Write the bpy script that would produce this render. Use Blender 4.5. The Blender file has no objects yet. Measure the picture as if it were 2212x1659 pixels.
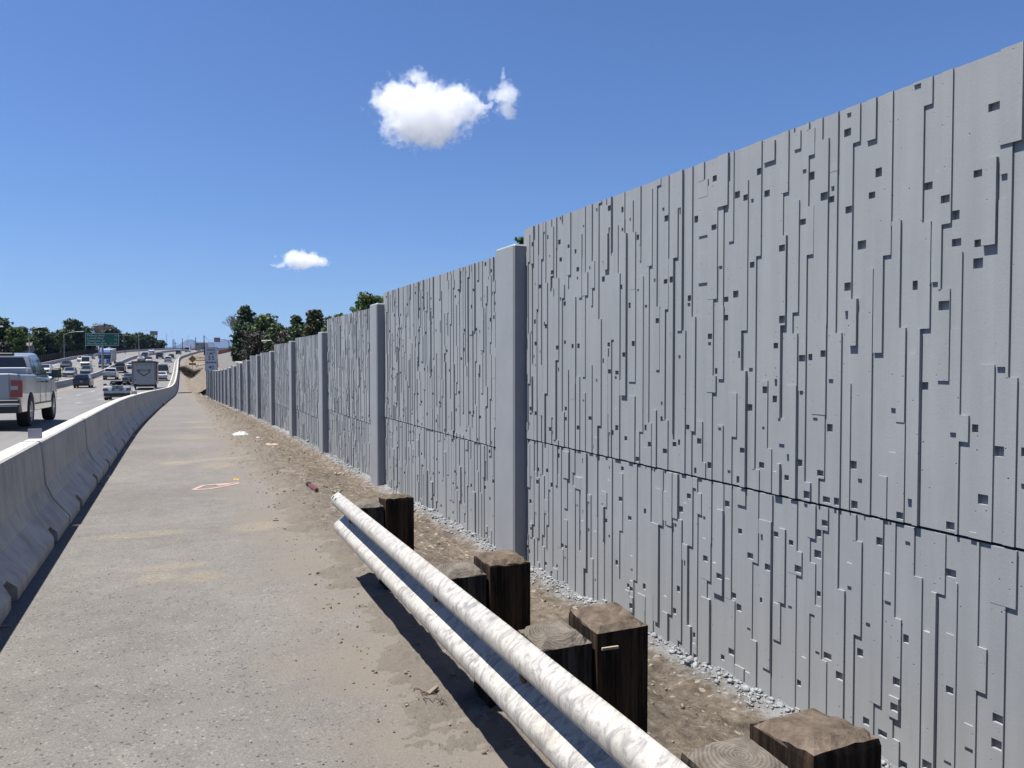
import bpy, bmesh, math, random
import numpy as np
from mathutils import Vector, Matrix, noise as mn
R = math.radians
random.seed(7); np.random.seed(7)
SC = bpy.context.scene
COL = SC.collection

# ------------------------------------------------------------------ camera, sky, sun, exposure
CAMZ = 1.55
YAW, PITCH, FPX = R(23.71), R(-1.98), 1646.0
cd = bpy.data.cameras.new("camera"); cam = bpy.data.objects.new("camera", cd); COL.objects.link(cam)
cd.sensor_width = 36.0; cd.lens = 36.0 * FPX / 2212.0; cd.clip_start = 0.05; cd.clip_end = 60000
cam.location = (0, 0, CAMZ); cam.rotation_euler = (R(90) + PITCH, 0, -YAW)
SC.camera = cam
SUN_EL, SUN_AZ = R(67.2), math.atan2(-0.405, 0.11)      # azimuth from +Y (road direction) towards +X
sunv = Vector((math.sin(SUN_AZ) * math.cos(SUN_EL), math.cos(SUN_AZ) * math.cos(SUN_EL), math.sin(SUN_EL)))
W = bpy.data.worlds.new("World"); SC.world = W; W.use_nodes = True
wn = W.node_tree; bg = wn.nodes["Background"]
sky = wn.nodes.new("ShaderNodeTexSky"); sky.sky_type = 'NISHITA'; sky.sun_disc = False
sky.sun_elevation = SUN_EL; sky.sun_rotation = SUN_AZ; sky.altitude = 1600
sky.air_density = 1.4; sky.dust_density = 0.8; sky.ozone_density = 4.0
wtc = wn.nodes.new("ShaderNodeTexCoord"); wmp = wn.nodes.new("ShaderNodeMapping"); wmp.inputs["Scale"].default_value = (1, 1, .93); wmp.inputs["Location"].default_value = (0, 0, .035)
wn.links.new(wtc.outputs["Generated"], wmp.inputs[0]); wn.links.new(wmp.outputs[0], sky.inputs[0])
wmx = wn.nodes.new("ShaderNodeMix"); wmx.data_type = 'RGBA'; wmx.blend_type = 'MULTIPLY'; wmx.inputs[0].default_value = 1; wmx.inputs[7].default_value = (.66, .80, 1.09, 1)
wn.links.new(sky.outputs[0], wmx.inputs[6]); wn.links.new(wmx.outputs[2], bg.inputs[0]); bg.inputs[1].default_value = 0.0505
sd = bpy.data.lights.new("sun", 'SUN'); sd.energy = 5.0; sd.angle = R(0.5); sd.color = (1.0, 0.955, 0.89)
so = bpy.data.objects.new("sun", sd); COL.objects.link(so)
so.rotation_euler = (-sunv).to_track_quat('-Z', 'Y').to_euler(); so.location = (0, 0, 50)
SC.view_settings.view_transform = 'Standard'; SC.view_settings.look = 'None'
SC.view_settings.exposure = 1.17; SC.view_settings.gamma = 1.0
SC.cycles.volume_bounces = 10; SC.cycles.max_bounces = 10; SC.cycles.volume_max_steps = 256; SC.cycles.volume_step_rate = 0.3
SC.cycles.transparent_max_bounces = 16

# ------------------------------------------------------------------ the lie of the land
def interp(tab):
    T = np.array([p[0] for p in tab], float); V = np.array([p[1] for p in tab], float)
    d = np.zeros(len(T)); h = np.diff(T); s = np.diff(V) / h
    d[1:-1] = np.where(s[:-1] * s[1:] > 0, 2 * s[:-1] * s[1:] / (s[:-1] + s[1:] + 1e-12), 0); d[0] = s[0]; d[-1] = s[-1]
    def f(x):
        x = float(x)
        if x <= T[0]: return V[0] + d[0] * (x - T[0])
        if x >= T[-1]: return V[-1] + d[-1] * (x - T[-1])
        i = int(np.searchsorted(T, x) - 1); u = (x - T[i]) / h[i]
        return ((1 + 2*u)*(1-u)**2*V[i] + u*(1-u)**2*h[i]*d[i] + u*u*(3-2*u)*V[i+1] + u*u*(u-1)*h[i]*d[i+1])
    return f
Z = interp([(-30, .45), (0, 0), (10, -.14), (20, -.3), (30, -.56), (40, -.86), (50, -1.17), (60, -1.47), (70, -1.75), (80, -1.97), (90, -2.12), (100, -2.2),
    (115, -2.25), (130, -2.2), (145, -2.08), (160, -1.85), (175, -1.5), (190, -1.0), (205, -.55), (220, -.1), (236, .35), (255, .95), (270, 1.35),
    (290, 1.85), (310, 2.4), (330, 2.9), (350, 3.5), (370, 4.0), (400, 4.6), (430, 5.3), (460, 6.0), (500, 6.8), (550, 7.3), (620, 7.2), (800, 5), (1200, 3), (30000, 3.1)])
XR = interp([(-60, -1.0), (0, -1.0), (20, -1.0), (32, -.9), (55, -.6), (76, -.23), (100, .02), (137, .2), (197, .5), (230, .62), (256, 1.1), (293, 3.4),
    (335, 6.9), (377, 11.4), (428, 19.5), (470, 29), (550, 50), (700, 100), (1200, 300), (30000, 11820)])
ZF = interp([(-30, -.1), (60, -.15), (80, .0), (100, .2), (150, .6), (215, 1.75), (300, 3.2), (360, 4.4), (450, 6.0), (500, 6.75), (560, 7.2), (620, 7.1), (800, 4.9), (1200, 2.9), (30000, 3)])
EDGE = interp([(-30, 1.9), (10, 1.92), (40, 2.05), (75, 1.4), (125, .95), (200, 1.2), (400, 1.6), (600, 1.6)])
def slope(f, t): return (f(t + 1) - f(t - 1)) / 2
def sm(a, b, x):
    x = min(1, max(0, (x - a) / (b - a))); return x * x * (3 - 2 * x)
SEND = interp([(82, 4.9), (130, 5.0), (180, 6.4), (600, 6.4)])
WALLX = 2.67
def verge(x, t, rough=1.0):
    """height of the bare earth between the path and the wall / the frontage road"""
    off = x - XR(t); e = EDGE(t)
    n1 = mn.noise(Vector((x * 1.3, t * .8, 3.1))); n2 = mn.noise(Vector((x * 4.5, t * 3.6, 8.0)))
    k = sm(-.28, .42, off - e + .22 * n1 + .10 * n2)
    h = -.035 + .055 * k
    wall_off = WALLX - XR(min(t, 82))
    if t < 82:
        h -= .19 * sm(.5, wall_off - e, off - e) 
        h += .07 * sm(.35, 0, WALLX - x) 
        base = Z(t)
        if t > 20: h -= sm(20, 70, t) * .12 * sm(.4, wall_off - e, off - e)
    else:
        base = Z(t) + (ZF(t) - Z(t)) * sm(.5, SEND(t) - e, off - e)
    r = 0
    if rough > 0:
        p = Vector((x, t, 0)); rm = .25 + .75 * k
        r = rough * rm * (.032 * mn.fractal(p * 3.0, .9, 2.0, 3) + .024 * abs(mn.noise(p * 9)) + .014 * mn.noise(p * 24) + .007 * mn.noise(p * 55))
        if t > 82: r *= 4; r += .10 * mn.noise(p * .5)
        if t > 14 and t < 82: r *= 1.6
    return base + h + r * sm(0, .15, k + .02)
def H(x, y):
    off = x - XR(y)
    if off < EDGE(y) - .1: return Z(y)
    if y < 82 and x < WALLX + .05: return verge(x, y, 0)
    if y >= 82 and off < SEND(y): return verge(x, y, 0)
    return ZF(y)
def at(px, py, D):
    """world point seen at pixel (px,py) of a 2212-wide view, D metres ahead"""
    cx, cy = (px - 1106) / FPX, -(py - 829.5) / FPX
    fw = Vector((math.sin(YAW) * math.cos(PITCH), math.cos(YAW) * math.cos(PITCH), math.sin(PITCH)))
    rt = Vector((math.cos(YAW), -math.sin(YAW), 0)); up = rt.cross(fw)
    d = fw + rt * cx + up * cy
    return Vector((0, 0, CAMZ)) + d * D
def hit(px, py):
    d = (at(px, py, 1) - Vector((0, 0, CAMZ))); s = 1.0
    while s < 900:
        p = Vector((0, 0, CAMZ)) + d * s
        if p.z <= H(p.x, p.y): return Vector((p.x, p.y, H(p.x, p.y)))
        s *= 1.004
    return p
def xat(px, t): dx = px - 383.0; return dx * .9157 * t / (1797 - .4019 * dx)

# ------------------------------------------------------------------ materials
MATS = {}
def new_mat(name):
    m = bpy.data.materials.new(name); m.use_nodes = True; MATS[name] = m
    return m, m.node_tree, m.node_tree.nodes["Principled BSDF"]
def N(nt, typ, **kw):
    n = nt.nodes.new(typ)
    for k, v in kw.items():
        if k in n.inputs.keys() if hasattr(n.inputs, 'keys') else False: n.inputs[k].default_value = v
        else: setattr(n, k, v)
    return n
def noise_tex(nt, vec, scale, detail=4, rough=.6):
    n = nt.nodes.new("ShaderNodeTexNoise"); n.inputs["Scale"].default_value = scale; n.inputs["Detail"].default_value = detail; n.inputs["Roughness"].default_value = rough
    if vec: nt.links.new(vec, n.inputs["Vector"])
    return n
def ramp(nt, src, stops):
    r = nt.nodes.new("ShaderNodeValToRGB"); nt.links.new(src, r.inputs[0]); e = r.color_ramp.elements
    while len(e) < len(stops): e.new(.5)
    for k, (p, c) in enumerate(stops):
        e[k].position = p; e[k].color = (c if len(c) == 4 else (*c, 1)) if hasattr(c, '__len__') else (c, c, c, 1)
    return r
def mix(nt, fac, a, b, mode='MIX'):
    m = nt.nodes.new("ShaderNodeMix"); m.data_type = 'RGBA'; m.blend_type = mode
    for i, v in ((0, fac), (6, a), (7, b)):
        if hasattr(v, 'links') or hasattr(v, 'is_linked'): nt.links.new(v, m.inputs[i])
        else: m.inputs[i].default_value = v if i == 0 else (*v[:3], 1)
    return m.outputs[2]
def coords(nt, stretch=(1, 1, 1)):
    tc = nt.nodes.new("ShaderNodeTexCoord"); mp = nt.nodes.new("ShaderNodeMapping"); mp.inputs["Scale"].default_value = stretch
    nt.links.new(tc.outputs["Object"], mp.inputs["Vector"]); return mp.outputs[0]
def bump(nt, b, height, strength, dist):
    n = nt.nodes.new("ShaderNodeBump"); n.inputs["Strength"].default_value = strength; n.inputs["Distance"].default_value = dist
    nt.links.new(height, n.inputs["Height"])
    if b.inputs["Normal"].is_linked: nt.links.new(b.inputs["Normal"].links[0].from_socket, n.inputs["Normal"])
    nt.links.new(n.outputs[0], b.inputs["Normal"])
ALB = .74; DARK = ()
def pm(name, c1, c2=None, scale=4, rough=.7, metal=0, bs=0, bscale=40, bdist=.004, stretch=(1, 1, 1), coat=0, spec=.5):
    m, nt, b = new_mat(name); c2 = c2 or tuple(x * .8 for x in c1)
    if metal < .6 and name not in DARK: c1, c2 = tuple(x * ALB for x in c1), tuple(x * ALB for x in c2)
    v = coords(nt, stretch); n = noise_tex(nt, v, scale, 6, .65)
    r = ramp(nt, n.outputs[0], [(.35, c1), (.65, c2)]); nt.links.new(r.outputs[0], b.inputs["Base Color"])
    b.inputs["Roughness"].default_value = rough; b.inputs["Metallic"].default_value = metal
    b.inputs["Coat Weight"].default_value = coat; b.inputs["Specular IOR Level"].default_value = spec
    if bs: bump(nt, b, noise_tex(nt, v, bscale, 5, .7).outputs[0], bs, bdist)
    return m

# sound-wall paint: cool grey, mottled, tiny air holes
m, nt, b = new_mat("wall_paint"); v = coords(nt)
n = noise_tex(nt, v, 1.1, 8, .75); r = ramp(nt, n.outputs[0], [(.3, (.252, .270, .283)), (.7, (.294, .311, .324))])
vo = nt.nodes.new("ShaderNodeTexVoronoi"); vo.inputs["Scale"].default_value = 26; nt.links.new(v, vo.inputs["Vector"])
hs = noise_tex(nt, v, 2.2, 3); hm = ramp(nt, hs.outputs[0], [(.42, 0.0), (.62, 1.0)])
pit = ramp(nt, vo.outputs["Distance"], [(.07, 1.0), (.10, 0.0)])
rnd = nt.nodes.new("ShaderNodeMath"); rnd.operation = 'GREATER_THAN'; rnd.inputs[1].default_value = .62
sep = nt.nodes.new("ShaderNodeSeparateColor"); nt.links.new(vo.outputs["Color"], sep.inputs[0]); nt.links.new(sep.outputs[0], rnd.inputs[0])
mu = nt.nodes.new("ShaderNodeMath"); mu.operation = 'MULTIPLY'; nt.links.new(pit.outputs[0], mu.inputs[0]); nt.links.new(rnd.outputs[0], mu.inputs[1])
mu2 = nt.nodes.new("ShaderNodeMath"); mu2.operation = 'MULTIPLY'; nt.links.new(mu.outputs[0], mu2.inputs[0]); nt.links.new(hm.outputs[0], mu2.inputs[1])
stv = coords(nt, (1, 5, .25)); stn = noise_tex(nt, stv, 3, 5, .6); stk = ramp(nt, stn.outputs[0], [(.35, .93), (.65, 1.04)])
base = mix(nt, .9, r.outputs[0], stk.outputs[0], 'MULTIPLY'); base = mix(nt, mu2.outputs[0], base, (.05, .052, .058))
gg = nt.nodes.new("ShaderNodeNewGeometry"); sg = nt.nodes.new("ShaderNodeSeparateXYZ"); nt.links.new(gg.outputs["Position"], sg.inputs[0])
lowz = nt.nodes.new("ShaderNodeMath"); lowz.operation = 'MULTIPLY_ADD'; lowz.inputs[1].default_value = .03; nt.links.new(sg.outputs[1], lowz.inputs[0]); nt.links.new(sg.outputs[2], lowz.inputs[2])
lr = nt.nodes.new("ShaderNodeMapRange"); lr.inputs["From Min"].default_value = .35; lr.inputs["From Max"].default_value = -.12; lr.inputs["To Max"].default_value = .42; nt.links.new(lowz.outputs[0], lr.inputs[0])
dn = nt.nodes.new("ShaderNodeMath"); dn.operation = 'MULTIPLY'; nt.links.new(lr.outputs[0], dn.inputs[0]); nt.links.new(noise_tex(nt, v, 6, 6, .75).outputs[0], dn.inputs[1])
nt.links.new(mix(nt, dn.outputs[0], base, (.36, .33, .29)), b.inputs["Base Color"]); b.inputs["Roughness"].default_value = .62
bump(nt, b, noise_tex(nt, v, 90, 4, .7).outputs[0], .25, .002)
inv = nt.nodes.new("ShaderNodeMath"); inv.operation = 'MULTIPLY'; inv.inputs[1].default_value = -1; nt.links.new(mu2.outputs[0], inv.inputs[0])
bump(nt, b, inv.outputs[0], .6, .004)
pm("post_paint", (.33, .352, .377), (.365, .387, .41), 3, .6, bs=.3, bscale=120, bdist=.002)

# precast barrier concrete: pale, rain streaks, patches
m, nt, b = new_mat("barrier_concrete"); v = coords(nt, (1, 1, .18)); v2 = coords(nt)
n = noise_tex(nt, v, 7, 6, .7); n2 = noise_tex(nt, v2, 2.2, 6, .65)
r1 = ramp(nt, n.outputs[0], [(.3, (.37, .355, .32)), (.55, (.53, .51, .465)), (.8, (.60, .58, .535))])
r2 = ramp(nt, n2.outputs[0], [(.3, .62), (.6, 1.0)])
nt.links.new(mix(nt, .75, r1.outputs[0], r2.outputs[0], 'MULTIPLY'), b.inputs["Base Color"]); b.inputs["Roughness"].default_value = .85
bump(nt, b, noise_tex(nt, v2, 70, 5, .7).outputs[0], .35, .003)
bump(nt, b, noise_tex(nt, v2, 9, 3).outputs[0], .25, .01)

# path: worn asphalt with pale sandy dust and blotches
def asphalt(name, ca, cb, dust=True, rmul=1):
    m, nt, b = new_mat(name); v = coords(nt)
    big = noise_tex(nt, v, .55, 6, .62); mid = noise_tex(nt, v, 5, 6, .7); fine = noise_tex(nt, v, 105, 4, .75)
    r = ramp(nt, mid.outputs[0], [(.3, ca), (.7, cb)])
    f = ramp(nt, fine.outputs[0], [(.33, .6), (.5, .98), (.68, 1.36)])
    c = mix(nt, .8, r.outputs[0], f.outputs[0], 'MULTIPLY')
    vo = nt.nodes.new("ShaderNodeTexVoronoi"); vo.inputs["Scale"].default_value = 85; nt.links.new(v, vo.inputs["Vector"])
    sp = nt.nodes.new("ShaderNodeSeparateColor"); nt.links.new(vo.outputs["Color"], sp.inputs[0])
    c = mix(nt, ramp(nt, sp.outputs[0], [(.955, 0.0), (.985, .4)]).outputs[0], c, (.36, .335, .30))
    c = mix(nt, ramp(nt, sp.outputs[1], [(.955, 0.0), (.985, .8)]).outputs[0], c, (.05, .05, .05))
    bl = ramp(nt, big.outputs[0], [(.35, .84), (.65, 1.1)]); c = mix(nt, .8, c, bl.outputs[0], 'MULTIPLY')
    if dust:
        tc = nt.nodes.new("ShaderNodeTexCoord"); sx = nt.nodes.new("ShaderNodeSeparateXYZ"); nt.links.new(tc.outputs["Object"], sx.inputs[0])
        nd = noise_tex(nt, v, 1.4, 6, .65); ad = nt.nodes.new("ShaderNodeMath"); ad.operation = 'MULTIPLY_ADD'; ad.inputs[1].default_value = 2.2
        nt.links.new(nd.outputs[0], ad.inputs[0]); nt.links.new(sx.outputs[0], ad.inputs[2])
        dm = ramp(nt, ad.outputs[0], [(.0, 0.0), (1.0, 1.0)])
        mr = nt.nodes.new("ShaderNodeMapRange"); mr.inputs["From Min"].default_value = 1.5; mr.inputs["From Max"].default_value = 2.15
        nt.links.new(ad.outputs[0], mr.inputs[0])
        c = mix(nt, mr.outputs[0], c, mix(nt, fine.outputs[0], (.125, .110, .092), (.235, .21, .178)))
    nt.links.new(c, b.inputs["Base Color"]); b.inputs["Roughness"].default_value = .93; b.inputs["Specular IOR Level"].default_value = .25
    bump(nt, b, fine.outputs[0], .8, .007); bump(nt, b, mid.outputs[0], .3, .01)
    return m
asphalt("path_asphalt", (.155, .145, .134), (.198, .186, .172))
# highway concrete with tyre darkened lanes
m, nt, b = new_mat("highway_concrete"); v = coords(nt, (1, .06, 1)); v2 = coords(nt)
n = noise_tex(nt, v, 1.6, 5, .6); f = noise_tex(nt, v2, 30, 4, .7)
r = ramp(nt, n.outputs[0], [(.3, (.125, .121, .116)), (.7, (.180, .174, .166))]); fr = ramp(nt, f.outputs[0], [(.3, .85), (.7, 1.1)])
nt.links.new(mix(nt, .8, r.outputs[0], fr.outputs[0], 'MULTIPLY'), b.inputs["Base Color"]); b.inputs["Roughness"].default_value = .85
asphalt("frontage_asphalt", (.13, .126, .12), (.165, .16, .15), dust=False)

# bare earth
def earth(name, c1, c2, c3, paint=False):
    m, nt, b = new_mat(name); v = coords(nt)
    a = noise_tex(nt, v, 1.1, 6, .7); c = noise_tex(nt, v, 11, 7, .75); f = noise_tex(nt, v, 70, 4, .8)
    col = ramp(nt, c.outputs[0], [(.32, c1), (.5, c2), (.68, c3)]).outputs[0]
    col = mix(nt, .7, col, ramp(nt, a.outputs[0], [(.35, .72), (.62, 1.15)]).outputs[0], 'MULTIPLY')
    col = mix(nt, .7, col, ramp(nt, f.outputs[0], [(.33, .6), (.66, 1.3)]).outputs[0], 'MULTIPLY')
    vo = nt.nodes.new("ShaderNodeTexVoronoi"); vo.inputs["Scale"].default_value = 40; nt.links.new(v, vo.inputs["Vector"])
    sp = nt.nodes.new("ShaderNodeSeparateColor"); nt.links.new(vo.outputs["Color"], sp.inputs[0])
    col = mix(nt, ramp(nt, sp.outputs[0], [(.94, 0.0), (.97, .7)]).outputs[0], col, (.36, .325, .27))
    if paint:   # thin dust over the path's edge, the colour of the dusty path
        tc = nt.nodes.new("ShaderNodeTexCoord"); sx = nt.nodes.new("ShaderNodeSeparateXYZ"); nt.links.new(tc.outputs["Object"], sx.inputs[0])
        nd = noise_tex(nt, v, 2.6, 6, .7); ad = nt.nodes.new("ShaderNodeMath"); ad.operation = 'MULTIPLY_ADD'; ad.inputs[1].default_value = 1.1
        nt.links.new(nd.outputs[0], ad.inputs[0]); nt.links.new(sx.outputs[0], ad.inputs[2])
        mr = nt.nodes.new("ShaderNodeMapRange"); mr.inputs["From Min"].default_value = 2.3; mr.inputs["From Max"].default_value = 1.7; nt.links.new(ad.outputs[0], mr.inputs[0])
        col = mix(nt, mr.outputs[0], col, mix(nt, f.outputs[0], (.12, .105, .087), (.232, .205, .172)))
    if paint:   # overspray of wall paint on the earth close to the wall
        tc = nt.nodes.new("ShaderNodeTexCoord"); sx = nt.nodes.new("ShaderNodeSeparateXYZ"); nt.links.new(tc.outputs["Object"], sx.inputs[0])
        ad = nt.nodes.new("ShaderNodeMath"); ad.operation = 'MULTIPLY_ADD'; ad.inputs[1].default_value = .45
        nt.links.new(c.outputs[0], ad.inputs[0]); nt.links.new(sx.outputs[0], ad.inputs[2])
        mr = nt.nodes.new("ShaderNodeMapRange"); mr.inputs["From Min"].default_value = 2.70; mr.inputs["From Max"].default_value = 2.9
        nt.links.new(ad.outputs[0], mr.inputs[0])
        col = mix(nt, mr.outputs[0], col, mix(nt, c.outputs[0], (.15, .16, .17), (.31, .325, .34)))
    nt.links.new(col, b.inputs["Base Color"]); b.inputs["Roughness"].default_value = .95; b.inputs["Specular IOR Level"].default_value = .2
    bump(nt, b, f.outputs[0], .8, .012); bump(nt, b, c.outputs[0], .8, .028)
    return m
earth("verge_earth", (.064, .050, .038), (.148, .122, .094), (.23, .197, .157), True)
earth("slope_earth", (.085, .068, .052), (.17, .14, .108), (.24, .205, .16))
earth("land_earth", (.11, .099, .066), (.155, .137, .092), (.2, .174, .122))
pm("painted_rubble", (.24, .25, .26), (.46, .48, .50), 9, .9, bs=.6, bscale=40, bdist=.01)
pm("rubble_stone", (.30, .24, .18), (.42, .36, .28), 9, .9, bs=.6, bscale=40, bdist=.01)
pm("dark_stone", (.045, .042, .04), (.09, .08, .07), 9, .9)
pm("clod_earth", (.16, .12, .082), (.33, .265, .195), 6, .95, bs=.5, bscale=60, bdist=.005)

# galvanised rail: chalky white spangle streaks running round the corrugation
m, nt, b = new_mat("galvanised_steel"); v = coords(nt, (1.2, 2.0, 1.2)); v2 = coords(nt)
n = noise_tex(nt, v, 9, 8, .72); n.inputs["Distortion"].default_value = 1.8
n2 = noise_tex(nt, v2, 3, 5, .6)
r = ramp(nt, n.outputs[0], [(.40, (.25, .24, .235)), (.47, (.38, .365, .335)), (.56, (.50, .48, .435))])
c = mix(nt, ramp(nt, n2.outputs[0], [(.5, 0.0), (.75, .45)]).outputs[0], r.outputs[0], (.42, .37, .29))
nt.links.new(c, b.inputs["Base Color"]); b.inputs["Metallic"].default_value = .15; b.inputs["Roughness"].default_value = .5
bump(nt, b, n.outputs[0], .12, .002)
pm("plain_galvanised", (.42, .44, .45), (.34, .36, .37), 8, .45, metal=.5)
pm("rusty_bolt", (.10, .07, .05), (.16, .11, .08), 20, .7, metal=.4)

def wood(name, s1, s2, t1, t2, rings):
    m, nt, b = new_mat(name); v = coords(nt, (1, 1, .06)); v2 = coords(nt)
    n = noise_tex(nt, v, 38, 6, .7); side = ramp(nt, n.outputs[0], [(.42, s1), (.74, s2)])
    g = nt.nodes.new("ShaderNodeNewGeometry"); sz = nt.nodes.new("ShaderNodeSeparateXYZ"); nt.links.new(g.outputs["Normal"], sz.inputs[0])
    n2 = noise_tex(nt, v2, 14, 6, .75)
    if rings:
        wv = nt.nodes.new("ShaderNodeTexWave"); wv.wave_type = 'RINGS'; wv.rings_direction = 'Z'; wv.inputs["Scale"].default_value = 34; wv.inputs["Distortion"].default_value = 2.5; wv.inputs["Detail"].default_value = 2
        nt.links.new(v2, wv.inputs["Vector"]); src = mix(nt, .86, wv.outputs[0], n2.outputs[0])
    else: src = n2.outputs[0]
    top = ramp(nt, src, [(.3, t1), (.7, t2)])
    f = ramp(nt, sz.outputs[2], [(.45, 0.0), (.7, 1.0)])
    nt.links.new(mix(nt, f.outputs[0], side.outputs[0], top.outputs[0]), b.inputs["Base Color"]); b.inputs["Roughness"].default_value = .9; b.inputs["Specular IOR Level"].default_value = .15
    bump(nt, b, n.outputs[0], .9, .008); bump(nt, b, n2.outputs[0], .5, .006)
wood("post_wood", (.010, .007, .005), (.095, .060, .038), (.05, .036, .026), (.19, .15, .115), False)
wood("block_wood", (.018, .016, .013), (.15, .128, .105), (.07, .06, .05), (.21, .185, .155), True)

def paint(name, c, rough=.28, metal=.0, coat=.6): return pm(name, c, tuple(x * .93 for x in c), 1.5, rough, metal, coat=coat)
paint("silver_paint", (.47, .49, .51), .32, .45); paint("white_paint", (.76, .76, .76)); paint("black_paint", (.015, .016, .018)); paint("navy_paint", (.018, .025, .042))
paint("grey_paint", (.17, .18, .19), .3, .4); paint("dark_grey_paint", (.045, .048, .052)); paint("red_paint", (.23, .03, .028)); paint("yellow_paint", (.72, .60, .06))
paint("blue_paint", (.02, .12, .42)); paint("sage_paint", (.27, .29, .27), .3, .4); paint("pearl_paint", (.60, .67, .70), .3, .3); paint("olive_paint", (.09, .10, .09), .3, .3)
pm("tyre_rubber", (.014, .014, .015), (.03, .03, .03), 12, .9); pm("rim_metal", (.45, .46, .47), (.35, .36, .37), 12, .35, metal=.8)
pm("dark_trim", (.016, .017, .019), (.03, .03, .032), 10, .55); pm("chrome", (.7, .7, .7), (.6, .6, .6), 3, .15, metal=1)
pm("car_glass", (.010, .014, .018), (.016, .02, .025), 1, .06, coat=.3); pm("tinted_glass", (.03, .05, .055), (.05, .075, .08), 1, .08, coat=.5)
pm("red_lens", (.42, .012, .016), (.30, .01, .012), 30, .2, coat=.6); pm("clear_lens", (.55, .56, .57), (.4, .42, .44), 30, .15, coat=.6)
pm("plate_white", (.6, .62, .6), (.5, .52, .5), 30, .5); pm("trailer_panel", (.50, .51, .51), (.45, .46, .46), 2, .45); pm("trailer_trim", (.30, .29, .25), (.2, .2, .17), 5, .5)
pm("trailer_side", (.50, .49, .46), (.42, .41, .38), 2, .5); pm("black_vinyl", (.012, .012, .014), (.02, .02, .02), 5, .6); pm("grey_vinyl", (.09, .09, .095), (.13, .13, .13), 5, .6)
pm("sign_green", (.0, .17, .105), (.0, .15, .095), 3, .45); pm("sign_white", (.62, .65, .66), (.56, .6, .62), 5, .5); pm("sign_grey_white", (.85, .88, .92), (.80, .83, .88), 5, .5)
pm("sign_letter", (.50, .66, .62), (.45, .6, .57), 5, .5); pm("sign_black", (.01, .012, .014), (.02, .02, .02), 5, .5); pm("sign_yellow", (.60, .42, .03), (.50, .35, .03), 5, .5)
pm("sign_orange_yellow", (.72, .42, .04), (.6, .33, .03), 5, .5)
pm("orange_plastic", (.68, .12, .05), (.55, .09, .04), 6, .6); pm("white_plastic", (.75, .76, .78), (.6, .62, .65), 10, .5); pm("reflector_white", (.55, .55, .58), (.5, .5, .53), 40, .4)
pm("road_paint_white", (.72, .72, .70), (.50, .50, .48), 6, .8); pm("road_paint_yellow", (.62, .40, .09), (.5, .33, .08), 6, .8)
pm("kerb_concrete", (.46, .40, .33), (.38, .33, .27), 2, .9); pm("dark_wood_fence", (.032, .024, .026), (.062, .048, .05), 1.5, .9, stretch=(3, 3, .3))
pm("lamp_steel", (.42, .44, .45), (.36, .38, .39), 2, .5, metal=.3); pm("pole_dark", (.02, .02, .023), (.035, .035, .04), 2, .8); pm("lamp_head", (.62, .64, .64), (.55, .57, .57), 4, .4)
pm("bark", (.10, .075, .055), (.055, .042, .032), 8, .95, bs=.6, bscale=20, bdist=.03, stretch=(1, 1, .3)); pm("dead_wood", (.30, .28, .26), (.2, .185, .17), 8, .9)
pm("house_wall", (.38, .33, .28), (.32, .28, .24), 1, .9); pm("house_roof", (.24, .19, .16), (.18, .145, .125), 3, .9); pm("beige_panel", (.42, .40, .36), (.36, .34, .31), 1, .8)
pm("brush_brown", (.075, .058, .045), (.14, .11, .085), 5, .95); pm("dry_grass", (.40, .32, .15), (.28, .24, .11), 2, .95); pm("hill_rock", (.03, .042, .045), (.05, .06, .058), .004, .95)
pm("net_orange", (.62, .17, .10), (.5, .12, .07), 6, .7); pm("straw_pale", (.55, .5, .36), (.42, .37, .26), 10, .9); pm("pink_paint", (.62, .40, .35), (.40, .31, .27), 14, .9)
pm("light_wood", (.55, .44, .32), (.42, .34, .25), 10, .8); pm("skin", (.4, .26, .2), (.36, .23, .18), 4, .6); pm("seat_leather", (.05, .04, .035), (.08, .06, .05), 4, .6)
def leafmat(name, c1, c2, tr=.25):
    m, nt, b = new_mat(name); g = nt.nodes.new("ShaderNodeNewGeometry"); v = coords(nt); n = noise_tex(nt, v, .7, 3)
    a = nt.nodes.new("ShaderNodeMath"); a.operation = 'MULTIPLY_ADD'; a.inputs[1].default_value = .45
    nt.links.new(g.outputs["Random Per Island"], a.inputs[0]); nt.links.new(n.outputs[0], a.inputs[2])
    r = ramp(nt, a.outputs[0], [(.45, c1), (1.0, c2)]); nt.links.new(r.outputs[0], b.inputs["Base Color"]); b.inputs["Roughness"].default_value = .6; b.inputs["Specular IOR Level"].default_value = .3
    t = nt.nodes.new("ShaderNodeBsdfTranslucent"); nt.links.new(r.outputs[0], t.inputs[0]); ms = nt.nodes.new("ShaderNodeMixShader"); ms.inputs[0].default_value = tr
    nt.links.new(b.outputs[0], ms.inputs[1]); nt.links.new(t.outputs[0], ms.inputs[2]); nt.links.new(ms.outputs[0], nt.nodes["Material Output"].inputs[0])
leafmat("leaf_dark", (.013, .026, .012), (.048, .082, .03)); leafmat("leaf_mid", (.022, .042, .013), (.07, .11, .032)); leafmat("leaf_bright", (.035, .06, .012), (.10, .15, .03))
leafmat("leaf_olive", (.025, .032, .012), (.065, .072, .028)); leafmat("leaf_brown", (.028, .026, .020), (.050, .046, .035), .1); leafmat("leaf_pine", (.015, .023, .018), (.038, .048, .036), .1)
leafmat("leaf_yellow", (.15, .14, .03), (.28, .25, .07))

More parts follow.
